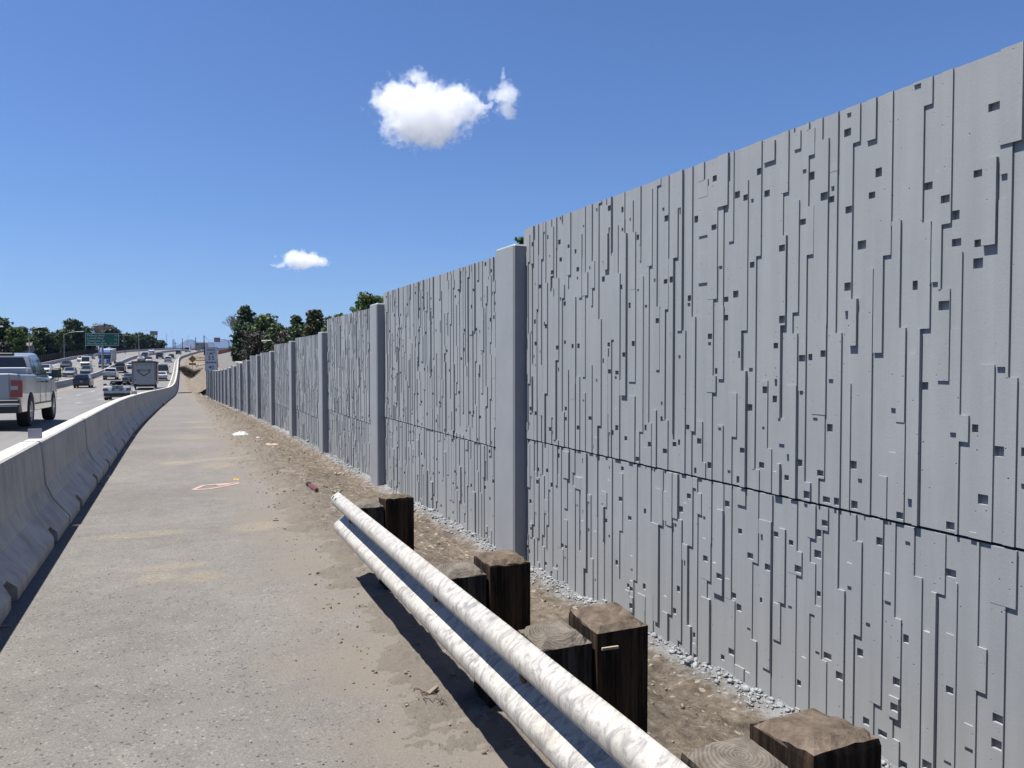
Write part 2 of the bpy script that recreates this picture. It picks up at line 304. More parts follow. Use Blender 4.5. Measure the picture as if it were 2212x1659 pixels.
# real-world reflectances for an exposure set for full sun: scale every painted and mineral surface alike
for m in list(MATS.values()):
    nt = m.node_tree; b = nt.nodes.get("Principled BSDF")
    if m.name.startswith("leaf") or m.name in ("hill_rock", "chrome", "rim_metal", "car_glass", "black_paint"): continue
    bc = b.inputs["Base Color"]; src = bc.links[0].from_socket
    nt.links.new(mix(nt, 1.0, src, (.735, .735, .735), 'MULTIPLY'), bc)
def ZH(o, t):
    """road surface: the near lanes are crowned a little above the path"""
    return Z(t) + .14 * sm(.7, 3.2, -o) * (1 - sm(30, 75, t))
# ------------------------------------------------------------------ builders
class MB:
    def __init__(s): s.v = []; s.f = []
    def add(s, vs, fs):
        o = len(s.v); s.v += [tuple(p) for p in vs]; s.f += [tuple(i + o for i in q) for q in fs]; return s
    def box(s, x0, x1, y0, y1, z0, z1, M=None):
        vs = [Vector((x, y, z)) for z in (z0, z1) for y in (y0, y1) for x in (x0, x1)]
        if M: vs = [M @ p for p in vs]
        return s.add(vs, [(0, 2, 3, 1), (4, 5, 7, 6), (0, 1, 5, 4), (2, 6, 7, 3), (0, 4, 6, 2), (1, 3, 7, 5)])
    def cbox(s, x0, x1, y0, y1, z0, z1, c=.02):
        """box with chamfered vertical edges and top edge"""
        def ring(i, z): return [(x0+i+c, y0+i, z), (x1-i-c, y0+i, z), (x1-i, y0+i+c, z), (x1-i, y1-i-c, z), (x1-i-c, y1-i, z), (x0+i+c, y1-i, z), (x0+i, y1-i-c, z), (x0+i, y0+i+c, z)]
        vs = ring(0, z0) + ring(0, z1 - c) + ring(c * .8, z1)
        fs = [tuple(reversed(range(8))), tuple(range(16, 24))] + [(k + j, k + (j+1) % 8, k + 8 + (j+1) % 8, k + 8 + j) for k in (0, 8) for j in range(8)]
        return s.add(vs, fs)
    def tube(s, a, b_, r0, r1=None, n=8, cap=True):
        a = Vector(a); b_ = Vector(b_); r1 = r0 if r1 is None else r1; d = (b_ - a).normalized()
        u = d.orthogonal().normalized(); w = d.cross(u); vs = []
        for p, r in ((a, r0), (b_, r1)): vs += [p + (u * math.cos(6.28318 * k / n) + w * math.sin(6.28318 * k / n)) * r for k in range(n)]
        fs = [(k, (k+1) % n, n + (k+1) % n, n + k) for k in range(n)]
        if cap: fs += [tuple(reversed(range(n))), tuple(range(n, 2*n))]
        return s.add(vs, fs)
    def path(s, pts, r, n=8):
        for a, b_ in zip(pts[:-1], pts[1:]): s.tube(a, b_, r, r, n)
        return s
    def lathe(s, prof, c=(0, 0, 0), axis='x', n=20):
        vs = []; m = len(prof)
        for k in range(n):
            a = 2 * math.pi * k / n; ca, sa = math.cos(a), math.sin(a)
            for h, r in prof:
                vs.append((c[0] + h, c[1] + r * ca, c[2] + r * sa) if axis == 'x' else (c[0] + r * ca, c[1] + r * sa, c[2] + h))
        fs = [(k*m + j, k*m + j+1, ((k+1) % n)*m + j+1, ((k+1) % n)*m + j) for k in range(n) for j in range(m - 1)]
        return s.add(vs, fs)
    def prism(s, poly, x0, x1):
        """poly in (y,z) extruded along x"""
        n = len(poly); vs = [(x0, y, z) for y, z in poly] + [(x1, y, z) for y, z in poly]
        return s.add(vs, [tuple(range(n)), tuple(reversed(range(n, 2*n)))] + [(k, n + k, n + (k+1) % n, (k+1) % n) for k in range(n)])
    def quad(s, *p): return s.add(p, [tuple(range(len(p)))])
    def grid(s, P, nu, nv): return s.add(P, [(i*nv + j, i*nv + j+1, (i+1)*nv + j+1, (i+1)*nv + j) for i in range(nu-1) for j in range(nv-1)])
    def build(s, name, mat, parent=None, smooth=False, loc=None, fix=True):
        me = bpy.data.meshes.new(name); me.from_pydata(s.v, [], s.f); me.update()
        if fix:
            bm = bmesh.new(); bm.from_mesh(me); bmesh.ops.recalc_face_normals(bm, faces=bm.faces); bm.to_mesh(me); bm.free()
        if smooth: me.polygons.foreach_set("use_smooth", [True] * len(me.polygons))
        o = bpy.data.objects.new(name, me); me.materials.append(MATS[mat]); COL.objects.link(o)
        if parent: o.parent = parent
        if loc: o.location = loc
        return o
def tag(o, label=None, cat=None, group=None, kind=None):
    if label: o["label"] = label
    if cat: o["category"] = cat
    if group: o["group"] = group
    if kind: o["kind"] = kind
    return o
def empty(name, loc, rot=(0, 0, 0), label=None, cat=None, group=None):
    o = bpy.data.objects.new(name, None); o.empty_display_size = .3; COL.objects.link(o); o.location = loc; o.rotation_euler = rot
    return tag(o, label, cat, group)
def arrays(name, mat, V, F, parent=None, smooth=False):
    me = bpy.data.meshes.new(name); V = np.asarray(V, 'f'); F = np.asarray(F, 'i'); k = F.shape[1]
    me.vertices.add(len(V)); me.vertices.foreach_set("co", V.ravel()); me.loops.add(F.size); me.loops.foreach_set("vertex_index", F.ravel())
    me.polygons.add(len(F)); me.polygons.foreach_set("loop_start", np.arange(0, F.size, k, dtype='i')); me.polygons.foreach_set("loop_total", np.full(len(F), k, 'i'))
    me.update(); me.validate()
    if smooth: me.polygons.foreach_set("use_smooth", [True] * len(F))
    o = bpy.data.objects.new(name, me); me.materials.append(MATS[mat]); COL.objects.link(o)
    if parent: o.parent = parent
    return o
def text(name, body, size, mat, parent, loc, rot=(R(90), 0, 0), ext=.004, align='CENTER', sx=1.0, sp=1.0, bold=0.0):
    cu = bpy.data.curves.new(name, 'FONT'); cu.body = body; cu.size = size; cu.extrude = ext; cu.align_x = align; cu.align_y = 'CENTER'; cu.space_character = sp; cu.offset = bold; cu.resolution_u = 3
    t = bpy.data.objects.new(name, cu); COL.objects.link(t); bpy.context.view_layer.update()
    me = bpy.data.meshes.new_from_object(t.evaluated_get(bpy.context.evaluated_depsgraph_get())); bpy.data.objects.remove(t)
    o = bpy.data.objects.new(name, me); me.materials.clear(); me.materials.append(MATS[mat]); COL.objects.link(o)
    o.parent = parent; o.location = loc; o.rotation_euler = rot; o.scale = (sx, 1, 1)
    return o
def st(o, name=None): return tag(o, kind='structure')

# ------------------------------------------------------------------ ground, road, path
def steps(*segs):
    r = []
    for a, b_, d in segs: r += list(np.arange(a, b_, d))
    return r + [segs[-1][1]]
TT = steps((-20, 0, 4), (0, 130, 2), (130, 280, 3), (280, 560, 6), (560, 700, 20))
def sheet(name, mat, ts, offs, zf, absx=False):
    P = [(o if absx else XR(t) + (o(t) if callable(o) else o), t, 0) for t in ts for o in offs]
    P = [(x, y, zf(x, y)) for x, y, _ in P]
    return st(MB().grid(P, len(ts), len(offs)).build(name, mat, smooth=True))
gts = [-14000, -4000, -1000, -300, -100, -40] + TT + [800, 1000, 1300, 2000, 4000, 8000, 13000, 19500]
goff = [-19000, -6000, -2000, -600, -200, -90, -50, -38, -30.2, -20, -10, -1, 1, lambda t: WALLX + .03 - XR(min(t, 84)), lambda t: WALLX + .10 - XR(min(t, 84)), 6.3, 8, 20, 60, 200, 600, 2000, 8000]
def gz(x, y):
    off = x - XR(y)
    if off < WALLX + .06 - XR(min(y, 84)): return (Z(y) if y < 90 else min(Z(y), ZF(y))) - (.06 if off < -29.5 else .45)
    if off < 6.2 and y > 84: return min(Z(y), ZF(y)) - .35
    return ZF(y) - .10
sheet("ground", "land_earth", gts, goff, gz)
sheet("highway", "highway_concrete", TT, [-29.4, -22, -14, -8, -4, -3.2, -2.6, -2, -1.4, -.7, -.45], lambda x, y: ZH(x - XR(y), y))
ptt = steps((-6, 12, .5), (12, 60, 1), (60, 560, 4))
sheet("path", "path_asphalt", ptt, [-.52, 0, .5, 1, 1.5, 2.2, lambda t: max(2.3, EDGE(t) + .7)], lambda x, y: Z(y) + .004)
mk = MB()
def strip(o, t0, t1, w, mb, step=3.0, dz=.006):
    n = max(1, int((t1 - t0) / step)); ts = [t0 + (t1 - t0) * k / n for k in range(n + 1)]
    mb.grid([(XR(t) + o + s * w / 2, t, ZH(o, t) + dz) for t in ts for s in (-1, 1)], len(ts), 2)
strip(-1.2, -20, 600, .15, mk); strip(-28.0, -20, 600, .2, mk); 
for off, ph in ((-4.95, 10.7), (-8.6, 4.6), (-18.6, 2), (-22.3, 7), (-25.6, 0)):
    t = -20 + ph
    while t < 420: strip(off, t, t + 3.2, .13 if t < 120 else .18, mk, 3.3); t += 12.2
st(mk.build("road_markings", "road_paint_white"))
yk = MB(); strip(-12.2, -20, 600, .16, yk); strip(-15.3, -20, 600, .16, yk); st(yk.build("yellow_road_line", "road_paint_yellow"))

# near verge: fine grid close to the camera, coarser further on
def vergemesh(name, mat, ts, nx, x0, x1):
    P = [(x0(t) + (x1(t) - x0(t)) * j / (nx - 1), t) for t in ts for j in range(nx)]
    V = np.array([(x, t, verge(x, t)) for x, t in P]); i = np.arange((len(ts) - 1) * nx).reshape(-1, nx)[:, :-1].ravel()
    return st(arrays(name, mat, V, np.stack([i, i + 1, i + nx + 1, i + nx], 1), smooth=True))
vergemesh("dirt_verge", "verge_earth", steps((-3, 1, .08), (1, 9, .03), (9, 16, .07), (16, 34, .15), (34, 84, .4)), 96, lambda t: XR(t) + EDGE(t) - .55, lambda t: WALLX + .06)
vergemesh("dirt_slope", "slope_earth", steps((82, 200, .8), (200, 460, 3)), 34, lambda t: XR(t) + EDGE(t) - .4, lambda t: XR(t) + SEND(t) + .3)
FR = interp([(-20, 10.2), (150, 10.2), (200, 12.4), (222, 13.4), (228, 15), (234, 24), (240, 32), (600, 34)])
fts = steps((-20, 100, 10), (100, 222, 4), (222, 244, 2), (244, 600, 8))
P = []
for t in fts:
    x1 = FR(t) if t <= 222 else max(FR(t), XR(t) + 9)
    x0 = XR(t) + SEND(max(t, 82)) - .2
    for u in (0, .3, .6, 1): P.append((x0 + (x1 - x0) * u, t, ZF(t) + .006))
st(MB().grid(P, len(fts), 4).build("frontage_road", "frontage_asphalt", smooth=True))
kp = [(FR(t), t) for t in steps((60, 216, 6), (216, 222, 2))] + [(14.0, 225), (15.6, 228.5), (18.5, 231.5), (24, 234), (32, 236)]
kb = MB(); n = len(kp)
for w0, w1, z0 in ((0, .18, .15), (.18, 1.5, .15)):
    pass
P = []
for k, (x, y) in enumerate(kp):
    a = Vector(kp[max(0, k-1)]); c = Vector(kp[min(n-1, k+1)]); d = (c - a).normalized(); nr = Vector((d.y, -d.x))
    for w, dz in ((0, -.2), (0, .13), (.03, .15), (1.5, .16), (1.5, -.2)): P.append((x + nr.x * w, y + nr.y * w, ZF(y) + dz))
st(kb.grid(P, n, 5).build("kerb", "kerb_concrete"))
# dry grass island right of the kerb
gv = []; 
for k in range(5200):
    t = random.uniform(120, 226); x = FR(t) + 1.6 + random.random() ** 1.5 * 7
    h = random.uniform(.15, .55) * (1.6 if mn.noise(Vector((x * .3, t * .15, 1))) > .1 else .6); a = random.uniform(0, 3.14); w = .12; z = ZF(t) - .1
    dx, dy = math.cos(a) * w, math.sin(a) * w; lx, ly = random.uniform(-.2, .2), random.uniform(-.2, .2)
    gv += [(x - dx, t - dy, z), (x + dx, t + dy, z), (x + dx * .3 + lx, t + dy * .3 + ly, z + h), (x - dx * .3 + lx, t - dy * .3 + ly, z + h)]
g = arrays("dry_grass", "dry_grass", gv, np.arange(len(gv)).reshape(-1, 4)); tag(g, kind="stuff")

# distant mountains
def ridge(name, pts, D, depth):
    n = len(pts); P = []; 
    fine = []
    for (xa, ya), (xb, yb) in zip(pts[:-1], pts[1:]):
        for k in range(8): fine.append((xa + (xb - xa) * k / 8, ya + (yb - ya) * k / 8))
    fine.append(pts[-1])
    for j, (f, back) in enumerate(((0, -1.0), (.35, -.55), (.75, -.22), (1.0, 0), (.8, .3), (0, 1.0))):
        for k, (px, py) in enumerate(fine):
            p = at(px, py, D); q = mn.noise(Vector((px * .11, j * 1.7, D)))
            zz = -30 + (p.z + 30) * (f + (.10 * q if 0 < f < 1 else 0)) + (6 * mn.noise(Vector((px * .35, 0, 2))) if f == 1 else 0)
            dr = Vector((p.x, p.y, 0)).normalized(); pp = Vector((p.x, p.y, 0)) + dr * (back * depth + 60 * q); P.append((pp.x, pp.y, zz))
    return st(MB().grid(P, 6, len(fine)).build(name, "hill_rock", smooth=False))
ridge("hills", [(362, 752), (379, 747.5), (390, 742), (402, 734.5), (409, 733.2), (417, 733.6), (424, 737.5), (436, 741), (452, 746)], 13500, 900)
ridge("mountain", [(300, 750), (380, 749), (423, 738.5), (440, 738.5), (460, 738.6), (475, 735.6), (486, 733.4), (497, 734.2), (515, 736), (600, 731), (800, 737), (1100, 742)], 16500, 1200)

# ------------------------------------------------------------------ concrete barriers
BL, BG = 3.78, .03
PROF = [(.33, 0), (.33, .085), (.185, .27), (.125, .42), (.096, .80), (.088, .832), (.07, .845)]
def barrier_mesh():
    mb = MB(); pr = [(h, z) for h, z in PROF]
    def ring(y, lift=0):
        q = [(max(h, 0), max(z, lift)) if z < lift else (h, z) for h, z in pr]
        if lift: q[0] = (.33 - .0, lift) if lift < .085 else (.33 - (lift - .085) * .78, lift)
        if lift > .085: q[1] = q[0]
        return [(-h, y, z) for h, z in q] + [(h, y, z) for h, z in reversed(q)]
    def piece(y0, y1, l0=0, l1=0, cap=(True, True)):
        a = ring(y0, l0); b_ = ring(y1, l1); n = len(a)
        fs = [(k, k+1, n+k+1, n+k) for k in range(n-1)] + [(n-1, 0, n, 2*n-1)]
        if cap[0]: fs.append(tuple(reversed(range(n))))
        if cap[1]: fs.append(tuple(range(n, 2*n)))
        mb.add(a + b_, fs)
    y = -BL / 2
    for c in (-.95, .95):
        piece(y, c - .11); piece(c - .11, c - .06, .09, .15, (False, False)); piece(c - .06, c + .06, .15, .15, (False, False)); piece(c + .06, c + .11, .15, .09, (False, False)); y = c + .11
    piece(y, BL / 2)
    return mb.build("concrete_barrier", "barrier_concrete")
bar0 = barrier_mesh(); mod = bar0.modifiers.new("bevel", 'BEVEL'); mod.width = .006; mod.segments = 1; mod.limit_method = 'ANGLE'; mod.angle_limit = R(40)
names = ["nearest", "second", "third", "fourth", "fifth", "sixth", "seventh", "eighth", "ninth", "tenth"]
t = 1.1 - 3.81 * 2; k = 0; JOINTS = []
while t < 480:
    o = bar0 if k == 0 else bar0.copy()
    if k: COL.objects.link(o)
    sx = slope(XR, t + BL/2); ds = 1 / math.sqrt(1 + sx * sx); tc_ = t + (BL + BG) / 2 * ds
    JOINTS.append(t)
    zc = (Z(tc_ - 1.9 * ds) + Z(tc_ + 1.9 * ds)) / 2
    o.location = (XR(tc_) - .335, tc_, zc + .003); o.rotation_euler = (math.atan(slope(Z, tc_)), random.uniform(-.004, .004), -math.atan(sx) + random.uniform(-.002, .002))
    kk = k - 2      # the first two stand beside and behind the camera
    if kk < 0: lab = "grey concrete barrier segment standing beside or behind the camera"
    elif kk == 0: lab = "grey concrete barrier segment beside the path, cut off by the left frame edge"
    elif kk <= 9: lab = "%s grey concrete barrier segment from the camera, standing on the path's left edge" % names[kk]
    else: lab = "grey concrete barrier segment in the receding row beyond the tenth, between path and highway"
    tag(o, lab, "barrier", "precast concrete barriers between the path and the highway")
    t += (BL + BG) * ds; k += 1
def swept(name, off, prof, t0, t1, mat, label):
    ts = steps((t0, 130, 3), (130, 280, 4), (280, t1, 7)); n = len(prof)
    P = [(XR(t) + off + h, t, ZH(off, t) + z) for t in ts for h, z in prof]
    o = MB().grid(P, len(ts), n).build(name, mat); tag(o, label, "barrier"); return o
full = [(-h, z) for h, z in PROF] + [(h, z) for h, z in reversed(PROF)]
med = swept("median_barrier", -13.75, [(h * 1.15, z * 1.0) for h, z in full], -20, 600, "barrier_concrete", "long grey concrete barrier down the middle of the highway")
far = swept("roadside_barrier", -29.3, full, -20, 600, "barrier_concrete", "long concrete barrier on the far side of the highway below the wooden fence")
for k, (px, t, w) in enumerate(((70, 9.1, .125), (286, 27.9, .13), (329, 44.3, .13))):
    x = XR(t) - .345; e = empty("barrier_reflector", (x, t, Z(t) + .848), (0, 0, -.12), ["white plate reflector on the barrier top, close behind the silver pickup", "white plate reflector on the barrier top beside the convertible", "small white plate reflector on the barrier under the travel trailer"][k], "reflector", "white plates on the barrier tops")
    MB().box(-w/2, w/2, -.006, .006, 0, .1).build("plate", "reflector_white", e); MB().box(-w/2, w/2, -.04, .006, -.004, .006).build("foot", "reflector_white", e)
p = hit(354, 875.6); e = MB().cbox(-.07, .07, -.05, .05, 0, .12, .012).build("orange_block", "orange_plastic", loc=p); tag(e, "small orange marker block on the path at the barrier foot", "marker")
for k, (xa, ya, xb, yb) in enumerate(((0, 1359, 24, 1355), (137, 1143, 166, 1141), (213, 1046.5, 233, 1046), (252, 991, 268, 990), (276, 957, 290, 956))):
    a, b_ = hit(xa, ya), hit(xb, yb); tag(MB().tube(a + Vector((0, 0, .012)), b_ + Vector((0, 0, .008)), .006, .006, 5).build("pale_string", "straw_pale"),
        "pale string across the barrier's shadow, %s from the camera" % ["first, at the left frame edge,", "second", "third", "fourth", "fifth"][k], "string", "pale strings in the barrier's shadow")

# ------------------------------------------------------------------ sound wall
def panel(L, Hh, seed):
    """relief of flat upright staves facing -x (y along, z up): raised strips on a flat ground whose two edges jog sideways at
    random heights, which leaves lit ledges on top of a jog and square shadows under one"""
    rs = random.Random(seed); lines = [[(0, Hh, 0.0, 0.0)]]; y = .06
    while y < L - .10:
        sp = rs.uniform(.072, .104)
        for kind, c, amp in ((1, y, (.013, .020)), (0, y + sp * .52, (.012, .020))):
            runs = []; z = -rs.uniform(0, .7); side = rs.choice((-1, 1)); yy = c + side * rs.uniform(*amp)
            while z < Hh:
                h = rs.choice((.10, .2, .35, .5, .7, .9)) * rs.uniform(.8, 1.25)
                d = (0.0 if rs.random() < .16 else rs.choice((.006, .007, .007, .008, .008, .009, .0145))) if kind else 0.0
                runs.append((max(0, z), min(Hh, z + h), yy, d)); z += h
                if rs.random() < .8: side = -side
                yy = c + side * rs.uniform(*amp)
            lines.append([r_ for r_ in runs if r_[1] > r_[0] + 1e-6])
        y += sp
    lines.append([(0, Hh, L, 0.0)]); mb = MB(); n = len(lines)
    def q(*p): mb.add(p, [tuple(range(len(p)))])
    def at_(i, z):
        for r_ in lines[i]:
            if r_[0] <= z < r_[1]: return r_
        return lines[i][-1]
    for i in range(n - 1):
        cuts = sorted(set([r_[0] for r_ in lines[i]] + [r_[0] for r_ in lines[i+1]] + [Hh]))
        for a, b_ in zip(cuts[:-1], cuts[1:]):
            m_ = (a + b_) / 2; l, r_ = at_(i, m_), at_(i + 1, m_); d = l[3]
            wd, hh_ = r_[2] - l[2], b_ - a
            if wd > .024 and hh_ > .075 and rs.random() < .05 + .26 * hh_ / .35:      # a small square pocket, deep enough to stay in shadow
                pw = min(rs.uniform(.028, .046), wd - .003); ph = rs.uniform(.026, .038); y0 = l[2] + (.001 if rs.random() < .5 else rs.uniform(.001, wd - pw)); y0 = min(y0, r_[2] - pw - .001); y1 = y0 + pw
                z0 = a + .01 if rs.random() < .25 else rs.uniform(a + .01, b_ - ph - .02); z1 = z0 + ph; D_ = -d + .017
                for (ya, yb, za, zb) in ((l[2], y0, a, b_), (y1, r_[2], a, b_), (y0, y1, a, z0), (y0, y1, z1, b_)): q((-d, ya, za), (-d, ya, zb), (-d, yb, zb), (-d, yb, za))
                q((D_, y0, z0), (D_, y0, z1), (D_, y1, z1), (D_, y1, z0)); q((-d, y0, z0), (-d, y0, z1), (D_, y0, z1), (D_, y0, z0)); q((D_, y1, z0), (D_, y1, z1), (-d, y1, z1), (-d, y1, z0))
                q((-d, y0, z0), (D_, y0, z0), (D_, y1, z0), (-d, y1, z0)); q((-d, y0, z1), (-d, y1, z1), (D_, y1, z1), (D_, y0, z1))
            else: q((-d, l[2], a), (-d, l[2], b_), (-d, r_[2], b_), (-d, r_[2], a))
        if i:
            cuts = sorted(set([r_[0] for r_ in lines[i]] + [r_[0] for r_ in lines[i-1]] + [Hh]))
            for a, b_ in zip(cuts[:-1], cuts[1:]):
                m_ = (a + b_) / 2; l, p_ = at_(i, m_), at_(i - 1, m_)
                if abs(l[3] - p_[3]) > 1e-5: q((-p_[3], l[2], a), (-p_[3], l[2], b_), (-l[3], l[2], b_), (-l[3], l[2], a))
        l, r_ = at_(i, Hh - .001), at_(i + 1, Hh - .001); q((-l[3], l[2], Hh), (.12, l[2], Hh), (.12, r_[2], Hh), (-l[3], r_[2], Hh))
    e_ = 1e-5
    for i in range(1, n - 1):
        for ra, rb in zip(lines[i][:-1], lines[i][1:]):
            z = rb[0]; ya = sorted({at_(i - 1, z - e_)[2], at_(i - 1, z + e_)[2], ra[2], rb[2], at_(i + 1, z - e_)[2], at_(i + 1, z + e_)[2]})
            for y0, y1 in zip(ya[:-1], ya[1:]):
                ym = (y0 + y1) / 2; b0 = at_(i if ym > ra[2] else i - 1, z - e_)[3]; a0 = at_(i if ym > rb[2] else i - 1, z + e_)[3]
                if abs(b0 - a0) > 1e-4: q((-b0, y0, z), (-b0, y1, z), (-a0, y1, z), (-a0, y0, z))
    q((0, 0, 0), (.12, 0, 0), (.12, L, 0), (0, L, 0)); q((0, 0, 0), (0, 0, Hh), (.12, 0, Hh), (.12, 0, 0)); q((0, L, 0), (.12, L, 0), (.12, L, Hh), (0, L, Hh)); q((.12, 0, 0), (.12, 0, Hh), (.12, L, Hh), (.12, L, 0))
    me = bpy.data.meshes.new("panel"); me.from_pydata(mb.v, [], mb.f); me.update(); me.materials.append(MATS["wall_paint"]); return me
PC = [1.24 - 4.7, 1.24, 5.98, 10.72, 15.15, 19.5, 23.95, 28.2, 32.4, 36.3, 40.2, 44.1, 48.0, 52, 56, 60, 64, 68, 72, 76, 80]
TOP = [2.68, 2.63, 2.47, 2.29, 2.03, 1.94, 1.72, 1.63, 1.43, 1.29, 1.12, .98, .85, .75, .65, .57, .50, .44, .39, .35]
wall = empty("sound_wall", (WALLX, 1.24, 0), (0, 0, 0), "long grey concrete sound wall of staved panels between square posts, right of the path", "wall")
UP = 1.74
pcache = {}
for i in range(len(PC) - 1):
    L = PC[i+1] - PC[i] - .30; L = round(L, 2)
    for lvl in (0, 1):
        key = (L, lvl, i % 4 if i != 1 else 9)
        if key not in pcache: pcache[key] = panel(L, UP, hash(key) % 9973 + 17)
        o = bpy.data.objects.new("panel", pcache[key]); COL.objects.link(o); o.parent = wall
        z1 = TOP[i]; o.location = (0 if lvl else .004, PC[i] + .15 - 1.24, (z1 - UP) if lvl else (z1 - 2 * UP - .012)); o.rotation_euler = (-.003 if i < 3 else 0, 0, 0)
    # black backing added behind the open joint so its gap reads as deep shade
    MB().box(.03, .09, 0, L, -.02, .006).build("joint_backing", "black_vinyl", wall, loc=(0, PC[i] + .15 - 1.24, TOP[i] - UP - .001))
pcache_post = {}
for i, y in enumerate(PC):
    top = (TOP[i] if i < len(TOP) else .33) + (.0 if i <= 2 else .04); top = TOP[min(i, len(TOP)-1)] + .02
    mb = MB(); mb.cbox(-.118, .26, -.20, .20, -3.4, 0, .014); o = mb.build("post", "post_paint", wall, loc=(0, y - 1.24, top))
# rubble with overspray along the wall foot
def stones(name, mat, pts, sizes, kind=None, flat=.7, smooth=False, loc=None):
    ico = [(0, 0, 1), (.894, 0, .447), (.276, .851, .447), (-.724, .526, .447), (-.724, -.526, .447), (.276, -.851, .447), (.724, .526, -.447), (-.276, .851, -.447), (-.894, 0, -.447), (-.276, -.851, -.447), (.724, -.526, -.447), (0, 0, -1)]
    fc = [(0,1,2),(0,2,3),(0,3,4),(0,4,5),(0,5,1),(1,6,2),(2,7,3),(3,8,4),(4,9,5),(5,10,1),(2,6,7),(3,7,8),(4,8,9),(5,9,10),(1,10,6),(6,11,7),(7,11,8),(8,11,9),(9,11,10),(10,11,6)]
    I = np.array(ico); n = len(pts); V = np.repeat(I[None], n, 0) * (1 + .42 * (np.random.rand(n, 12, 1) - .5) * 2)
    V *= (np.random.rand(n, 1, 3) * .9 + .4); V[:, :, 2] *= flat; a = np.random.rand(n) * 6.28; c, s_ = np.cos(a)[:, None], np.sin(a)[:, None]
    X, Y = V[:, :, 0] * c - V[:, :, 1] * s_, V[:, :, 0] * s_ + V[:, :, 1] * c; V = np.stack([X, Y, V[:, :, 2]], 2) * np.array(sizes)[:, None, None] + np.array(pts)[:, None, :]
    F = (np.array(fc)[None] + 12 * np.arange(n)[:, None, None]).reshape(-1, 3)
    o = arrays(name, mat, V.reshape(-1, 3), F); 
    if kind: tag(o, kind=kind)
    return o
pts, sz = [], []
for k in range(11000):
    t = 1.0 + random.random() ** 1.7 * 78; s_ = random.choice((.003, .004, .006, .007, .009, .012)) * random.uniform(.6, 1.4) * (1 + t * .018)
    if t > 10 and mn.noise(Vector((t * .5, 3, 0))) < -.05: continue
    if random.random() < .012: s_ *= 2.2
    x = WALLX - .015 - abs(random.gauss(0, .062 + .03 * mn.noise(Vector((t * .7, 0, 0)))))
    pts.append((x, t, verge(x, t) + s_ * .3)); sz.append(s_)
stones("painted_rubble", "painted_rubble", pts, sz, "stuff")
pts, sz = [], []
for k in range(9000):
    t = .8 + random.random() ** 1.8 * 55; x = random.uniform(.45, 2.5) if random.random() < .85 else random.uniform(-.6, .9)
    if x < XR(t) + EDGE(t) - .2 and random.random() < .8: continue
    s_ = random.choice((.0025, .003, .003, .004, .006, .009)) * random.uniform(.6, 1.4) * (1 + t * .03)
    if random.random() < .01: s_ *= 2
    if x < XR(t) + EDGE(t) - .1: s_ *= .5
    pts.append((x, t, max(verge(x, t), Z(t) + .004 if x < XR(t) + EDGE(t) + .2 else -9) + s_ * .3)); sz.append(s_)
stones("gravel", "clod_earth", pts, sz, "stuff")
pts, sz = [], []
for k in range(300):
    t = 1.8 + random.random() ** 1.5 * 14; x = random.uniform(-.75, 1.0); s_ = random.uniform(.002, .0045); pts.append((x, t, Z(t) + .005 + s_ * .3)); sz.append(s_)
stones("dark_grit", "dark_stone", pts, sz, "stuff")
for k, (px, py, s_, mat, lab) in enumerate(((880, 1530, .022, "rubble_stone", "brown stone on the path edge below the guardrail's shadow"), (837, 1531, .010, "rubble_stone", "small stone left of the larger brown stone on the path edge"),
    (778, 1378, .010, "dark_stone", "small dark stone near the path edge, left of the guardrail shadow"), (1495, 1440, .045, "painted_rubble", "large grey painted lump of rubble at the foot of the wall beside the third post"),
    (1245, 1305, .03, "painted_rubble", "grey painted stone by the wall foot between two guardrail posts"), (945, 1108, .045, "rubble_stone", "flat tan stone on the dirt beyond the first guardrail post"),
    (1320, 905, .05, "rubble_stone", "tan stone on the dirt slope"), (728, 1066, .05, "rubble_stone", "pale flat stone right of the red tube"), (735, 1028, .06, "rubble_stone", "tan clod on the dirt just past the red tube"),
    (1505, 905, .03, "rubble_stone", "x"))):
    if k in (6, 9): continue
    p = hit(px, py); mm_ = 9 if s_ > .04 else 1; o = stones("stone", mat, [(random.gauss(0, s_ * .45), random.gauss(0, s_ * .45), random.uniform(-.3, .35) * s_) for _ in range(mm_)], [s_ * random.uniform(.4, .75) for _ in range(mm_)]); o.location = p + Vector((0, 0, s_ * .35)); tag(o, lab, "stone", "loose stones on the verge")

# ------------------------------------------------------------------ guardrail
RT = interp([(-4, .76), (1.3, .665), (5.5, .575)]); RX = 1.055
def rx(y): return -.01 + .014 * (y - 1.3)
gr = empty("guardrail", (RX, 5.5, RT(5.5) - .55), (0, 0, 0), "pale galvanised steel guardrail on dark timber posts ending beside the path", "guardrail")
gl = gr.location
W0 = [(-.036, -.006), (-.056, .009), (-.076, .025), (-.085, .037), (-.087, .055), (-.086, .073), (-.074, .090), (-.050, .106), (-.026, .122), (-.006, .137), (-.001, .149), (-.001, .163), (-.006, .175), (-.026, .189), (-.050, .204), (-.074, .219), (-.086, .236), (-.088, .254), (-.086, .272), (-.076, .286), (-.054, .301), (-.032, .314)]
def cat(P, k=4):
    o = []
    for i in range(len(P) - 1):
        p0, p1, p2, p3 = P[max(i-1, 0)], P[i], P[i+1], P[min(i+2, len(P)-1)]
        for j in range(k):
            u = j / k; o.append(tuple(.5 * (2*p1[a] + (p2[a]-p0[a])*u + (2*p0[a]-5*p1[a]+4*p2[a]-p3[a])*u*u + (3*p1[a]-p0[a]-3*p2[a]+p3[a])*u**3) for a in (0, 1)))
    return o + [P[-1]]
